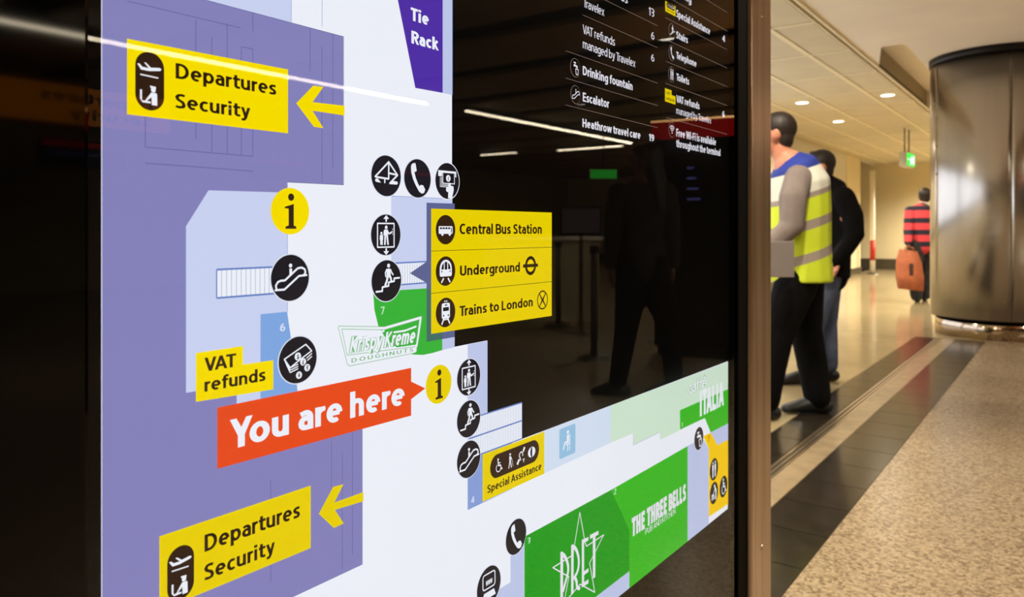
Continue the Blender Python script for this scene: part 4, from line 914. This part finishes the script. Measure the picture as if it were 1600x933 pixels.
for a in ((.04, .07, .1), (-.17, -.07, .1)):
    b_ = Body(); b_.foot(a, math.pi, .27, .05); b_.make('shoe', M_shoe, p, .009, 2)
b_ = Body(); b_.tube([(0, 0, 1.45), (.02, 0, 1.42), (.05, 0, 1.3), (.06, 0, 1.15), (.04, 0, .95), (.03, 0, .77)], [(.07, .09), (.1, .17), (.13, .2), (.125, .19), (.125, .18), (.13, .185)])
for s_ in (-1, 1): b_.tube([(.05, s_*.18, 1.33), (.1, s_*.21, 1.2), (.11, s_*.22, 1.07), (.05, s_*.21, .97), (-.01, s_*.2, .89)], [.08, .075, .068, .06, .052])
b_.make('jacket', M_black, p)

# man in the striped shirt
p = person('person', 'man in red and navy striped shirt walking away past the steel column with a bag', 1430, 472)
HA = math.radians(60); hc = (.16, .02, 1.615)
b_ = Body(); b_.head(hc, HA, (.11, 0, 1.43))
b_.tube([(.11, 0, 1.45), (.1, 0, 1.25), (.1, 0, .9)], [(.15, .1), (.16, .12), (.15, .11)])
b_.tube([(-.08, -.02, 1.38), (-.14, -.06, 1.12), (-.19, -.16, .9)], [.05, .045, .034]); b_.hand((-.19, -.16, .9), (0, 0, -1), (1, .2, 0))
b_.tube([(.29, .02, 1.38), (.34, .04, 1.12), (.33, .1, .9)], [.05, .045, .034]); b_.hand((.33, .1, .9), (0, 0, -1), (-1, .2, 0))
b_.tube([(.02, 0, .9), (0, .02, .5), (.02, -.02, .1)], [.09, .065, .045]); b_.tube([(.18, 0, .9), (.22, .1, .5), (.24, .16, .1)], [.09, .065, .045])
b_.make('body', M_skin2, p, .011); hair_cap(hc, HA, p, M_hair); eyes(hc, HA, p)
b_ = Body(); b_.tube([(.02, 0, .9), (.0, .01, .7), (.0, .02, .48), (.01, -.02, .1)], [.125, .115, .1, .09]); b_.tube([(.19, 0, .9), (.2, .04, .7), (.22, .1, .48), (.23, .16, .1)], [.125, .115, .1, .09])
b_.make('trousers', M_dj, p)
for a in ((.02, -.02, .1), (.23, .16, .1)):
    b_ = Body(); b_.foot(a, HA, .27, .05); b_.make('shoe', M_shoe, p, .01, 2)
RD = (214, 62, 70); NV = (28, 24, 44)
M_str = zbands('striped jersey', [(.85, NV), (.925, RD), (1.025, NV), (1.105, RD), (1.205, NV), (1.285, RD), (1.405, NV), (1.475, RD)], RD, .0)
b_ = Body(); b_.tube([(.12, 0, 1.5), (.11, 0, 1.45), (.1, 0, 1.3), (.1, 0, 1.1), (.1, 0, .86)], [(.08, .07), (.17, .12), (.2, .145), (.19, .145), (.18, .145)])
for q, e in ((-1, 0), (1, .02)): b_.tube([(.1+q*.18, e, 1.4), (.1+q*.215, e-.035, 1.25), (.1+q*.245, e-(.07 if q < 0 else .0), 1.1), (.1+q*.285, e-(.145 if q < 0 else -.06), .92)], [.078, .074, .068, .056])
b_.make('shirt', M_str, p)
b_ = Body(); b_.tube([(.12, 0, 1.45), (.135, 0, 1.53)], [(.085, .075), (.072, .068)], caps=False); b_.make('collar', M_wh, p, .01, 1)
bag = thing('shopping_bag', 'orange brown paper shopping bag carried by the man in the striped shirt', 'bag', p.location, TH)
M_bag = principled('orange brown bag paper', (186, 104, 68), .55, noise=((8, 8, 8), .2, 3)); M_print = principled('bag print', (70, 40, 34), .6)
V = []; F = []
prof = [(.2, .17, .05), (.4, .185, .06), (.62, .17, .05), (.72, .15, .03), (.80, .13, .012)]
for z, hx, hy in prof:
    sh = -.19+(.45-z)*.06
    V += [(sh-hx, -hy-.2, z+.02), (sh, -hy-.212, z), (sh+hx, -hy-.2, z-.015), (sh+hx, hy-.2, z-.015), (sh, hy-.195, z), (sh-hx, hy-.2, z+.02)]
for i in range(len(prof)-1):
    for k in range(6): F.append((6*i+k, 6*i+(k+1) % 6, 6*i+6+(k+1) % 6, 6*i+6+k))
F.append(tuple(range(5, -1, -1)))
mesh_obj('bag_body', V, F, M_bag, bag, True)
for yy in (-.22, -.18):
    hb = Body(); hb.tube([(-.27, yy, .78), (-.25, yy, .84), (-.2, yy, .87), (-.15, yy, .84), (-.12, yy, .77)], [.007]*5, n=8, caps=False); bm_obj('bag_handle', hb.bm, M_bag, bag, True)
mesh_obj('bag_print', [(-.23, -.272, .42), (-.17, -.2725, .42), (-.17, -.272, .6), (-.23, -.2715, .6)], [(0, 1, 2, 3)], M_print, bag)

# ------------------------------------------------------------------ hall things seen mirrored in the glass
def mir(px, py=None, k=None):
    t = (px-800)/1200; return (-1-k*(-SN+CS*t), k*(CS+SN*t))
x, y = mir(1000, k=5.1)
wm = thing('person', 'woman in dark clothes with long hair walking, mirrored in the black glass', 'person', (x, y, 0), -TH)
HA = math.radians(20); hc = (-.02, 0, 1.545)
M_coat = principled('dark brown coat', (18, 12, 10), .85)
b_ = Body(); b_.head(hc, HA, (0, 0, 1.38), .95); b_.tube([(0, 0, 1.38), (0, 0, 1.15), (0, 0, .9)], [(.14, .09), (.12, .09), (.14, .1)])
b_.tube([(-.15, 0, 1.33), (-.19, .02, 1.08), (-.2, .02, .86)], [.045, .038, .03]); b_.hand((-.2, .02, .86), (0, 0, -1), (1, 0, 0))
b_.tube([(.15, 0, 1.33), (.19, .0, 1.08), (.21, .03, .86)], [.045, .038, .03]); b_.hand((.21, .03, .86), (0, 0, -1), (-1, 0, 0))
b_.tube([(.06, 0, .88), (.1, 0, .46), (.16, 0, .1)], [.09, .06, .042]); b_.tube([(-.05, 0, .88), (-.17, 0, .48), (-.2, 0, .1)], [.09, .06, .042])
b_.make('body', M_skin2, wm); hair_cap(hc, HA, wm, M_hair, .95, .32); eyes(hc, HA, wm, .95)
b_ = Body(); b_.tube([(.06, 0, .9), (.08, 0, .68), (.11, 0, .44), (.165, 0, .1)], [.12, .105, .078, .06]); b_.tube([(-.04, 0, .9), (-.1, 0, .68), (-.18, 0, .46), (-.205, 0, .1)], [.12, .105, .078, .06]); b_.make('trousers', M_black, wm)
for a in ((.16, 0, .1), (-.205, 0, .1)):
    b_ = Body(); b_.foot(a, HA, .25, .045); b_.make('shoe', M_shoe, wm, .01, 2)
b_ = Body(); b_.tube([(-.01, 0, 1.44), (0, 0, 1.38), (0, 0, 1.25), (0, 0, 1.06), (0, 0, .84)], [(.06, .06), (.135, .1), (.16, .12), (.125, .11), (.175, .13)])
for q in (-1, 1): b_.tube([(q*.16, 0, 1.35), (q*.19, .01, 1.2), (q*.2, .01, 1.05), (q*.21, .02, .88)], [.07, .062, .055, .046])
b_.make('coat', M_coat, wm)
# kiosk with red header
x, y = mir(1095, k=6.9)
ks = thing('kiosk', 'tall black kiosk with a red lit header, mirrored at the right of the glass', 'kiosk', (x, y, 0), -TH+.5)
M_kred = emitter('red lit header', (215, 26, 18), .9); M_kiosk = principled('black kiosk shell', (12, 11, 12), .3); M_kor = emitter('header light strip', (255, 190, 120), 5); M_scr = emitter('dim kiosk display', (110, 110, 190), 1.0)
box('cabinet', -.36, .36, -.3, .3, .08, 1.9, M_kiosk, ks, bev=.02); box('header', -.38, .38, -.32, .32, 1.93, 2.05, M_kred, ks, bev=.01); box('header_strip', -.38, .38, -.325, .325, 2.05, 2.065, M_kor, ks)
box('kiosk_base', -.33, .33, -.27, .27, 0, .08, M_kiosk, ks)
for i in range(4): box('display_row', -.06+.02*i, .06, -.303, -.3, 1.36+.09*i, 1.38+.09*i, M_scr, ks)
# green exit box and orange hanging sign and window frame
x, y = mir(941, k=13.5)
e2 = thing('exit_sign', 'wide green lit exit box hanging in the mirrored hall', 'sign', (x, y, 2.0), -TH)
box('housing', -.24, .24, -.04, .04, 0, .17, M_exb, e2, bev=.006); box('sign_face', -.23, .23, -.047, -.039, .01, .16, M_exit, e2); box('hanging_rod', -.01, .01, -.01, .01, .17, .94, M_skirt, e2)
hs = thing('hanging_sign', 'orange yellow hanging departures sign mirrored behind the left label', 'sign', (8.0, 4.2, 2.28))
M_ors = emitter('amber lit sign', (235, 130, 20), 1.6)
box('housing', 0, .12, -1.3, .95, -.02, .44, M_kiosk, hs, bev=.01); box('sign_face', -.006, .0, -1.28, .93, 0, .42, M_ors, hs)
for s, a, b2, z in (('Departures', .7, -.55, .24), ('Security', .7, -.25, .06)):
    V, Fc = glyphs(s, .17, 0); xa, xb = min(v[0] for v in V), max(v[0] for v in V)
    o = mesh_obj('lettering', [(-.008, a+(v[0]-xa)*(b2-a)/(xb-xa), z+v[1]*.12) for v in V], Fc, M_kiosk, hs)
for yy in (-1.1, .75): box('hanging_rod', .05, .07, yy-.01, yy+.01, .44, .66, M_skirt, hs)
# information screens under the hall ceiling (red headed)
for i, yy in enumerate((4.4, 7.2, 10.2)):
    t = thing('flight_screen', ('nearest', 'middle', 'farthest')[i]+' hanging flight screen with a red top line, mirrored in the sign', 'screen', (8.6, yy, 1.85), 0, 'mirrored flight screens')
    box('housing', 0, .08, -.5, .5, 0, .32, M_kiosk, t, bev=.01); box('red_line', -.004, 0, -.48, .48, .24, .3, M_kred, t); box('text_line', -.004, 0, -.4, .2, .15, .165, M_scr, t); box('hanging_rod', .03, .05, -.01, .01, .32, 1.09, M_skirt, t)
# desk screen on a stand
x, y = mir(905, k=8.2)
ds = thing('screen_stand', 'desk monitor on a pole stand, mirrored left of the walking woman', 'screen', (x, y, 0), -TH)
M_sc2 = emitter('dim monitor glow', (120, 100, 100), .6)
box('monitor', -.22, .22, -.02, .02, 1.05, 1.35, M_kiosk, ds, bev=.008); box('monitor_face', -.2, .2, -.026, -.02, 1.07, 1.33, M_sc2, ds); box('pole', -.02, .02, -.02, .02, .02, 1.05, M_skirt, ds)
bm = bmesh.new(); cyl_into(bm, (0, 0, 0), (0, 0, .02), .17, .16); bm_obj('foot', bm, M_skirt, ds)
x, y = mir(842, k=9.6)
ct = thing('service_desk', 'low dark service desk with pale top, mirrored under the station label', 'desk', (x, y, 0), -TH)
box('desk_front', -.7, .7, -.3, .3, 0, .98, M_walld, ct); box('desk_top', -.75, .75, -.34, .34, .98, 1.02, M_plaster, ct, bev=.005)
for i, (px, k) in enumerate(((925, 6.6), (1030, 7.6), (870, 8.8))):
    x, y = mir(px, k=k)
    t = thing('queue_post', ('queue barrier post beside the mirrored monitor', 'queue barrier post behind the mirrored woman', 'queue barrier post in front of the mirrored desk')[i], 'post', (x, y, 0), 0, 'mirrored queue posts')
    bm = bmesh.new(); cyl_into(bm, (0, 0, .02), (0, 0, .95), .03); bm_obj('pole', bm, M_skirt, t, True)
    bm = bmesh.new(); cyl_into(bm, (0, 0, 0), (0, 0, .03), .17, .13); bm_obj('foot', bm, M_skirt, t)
    bm = bmesh.new(); cyl_into(bm, (0, 0, .9), (0, 0, .97), .04); bm_obj('belt_head', bm, M_kiosk, t, True)
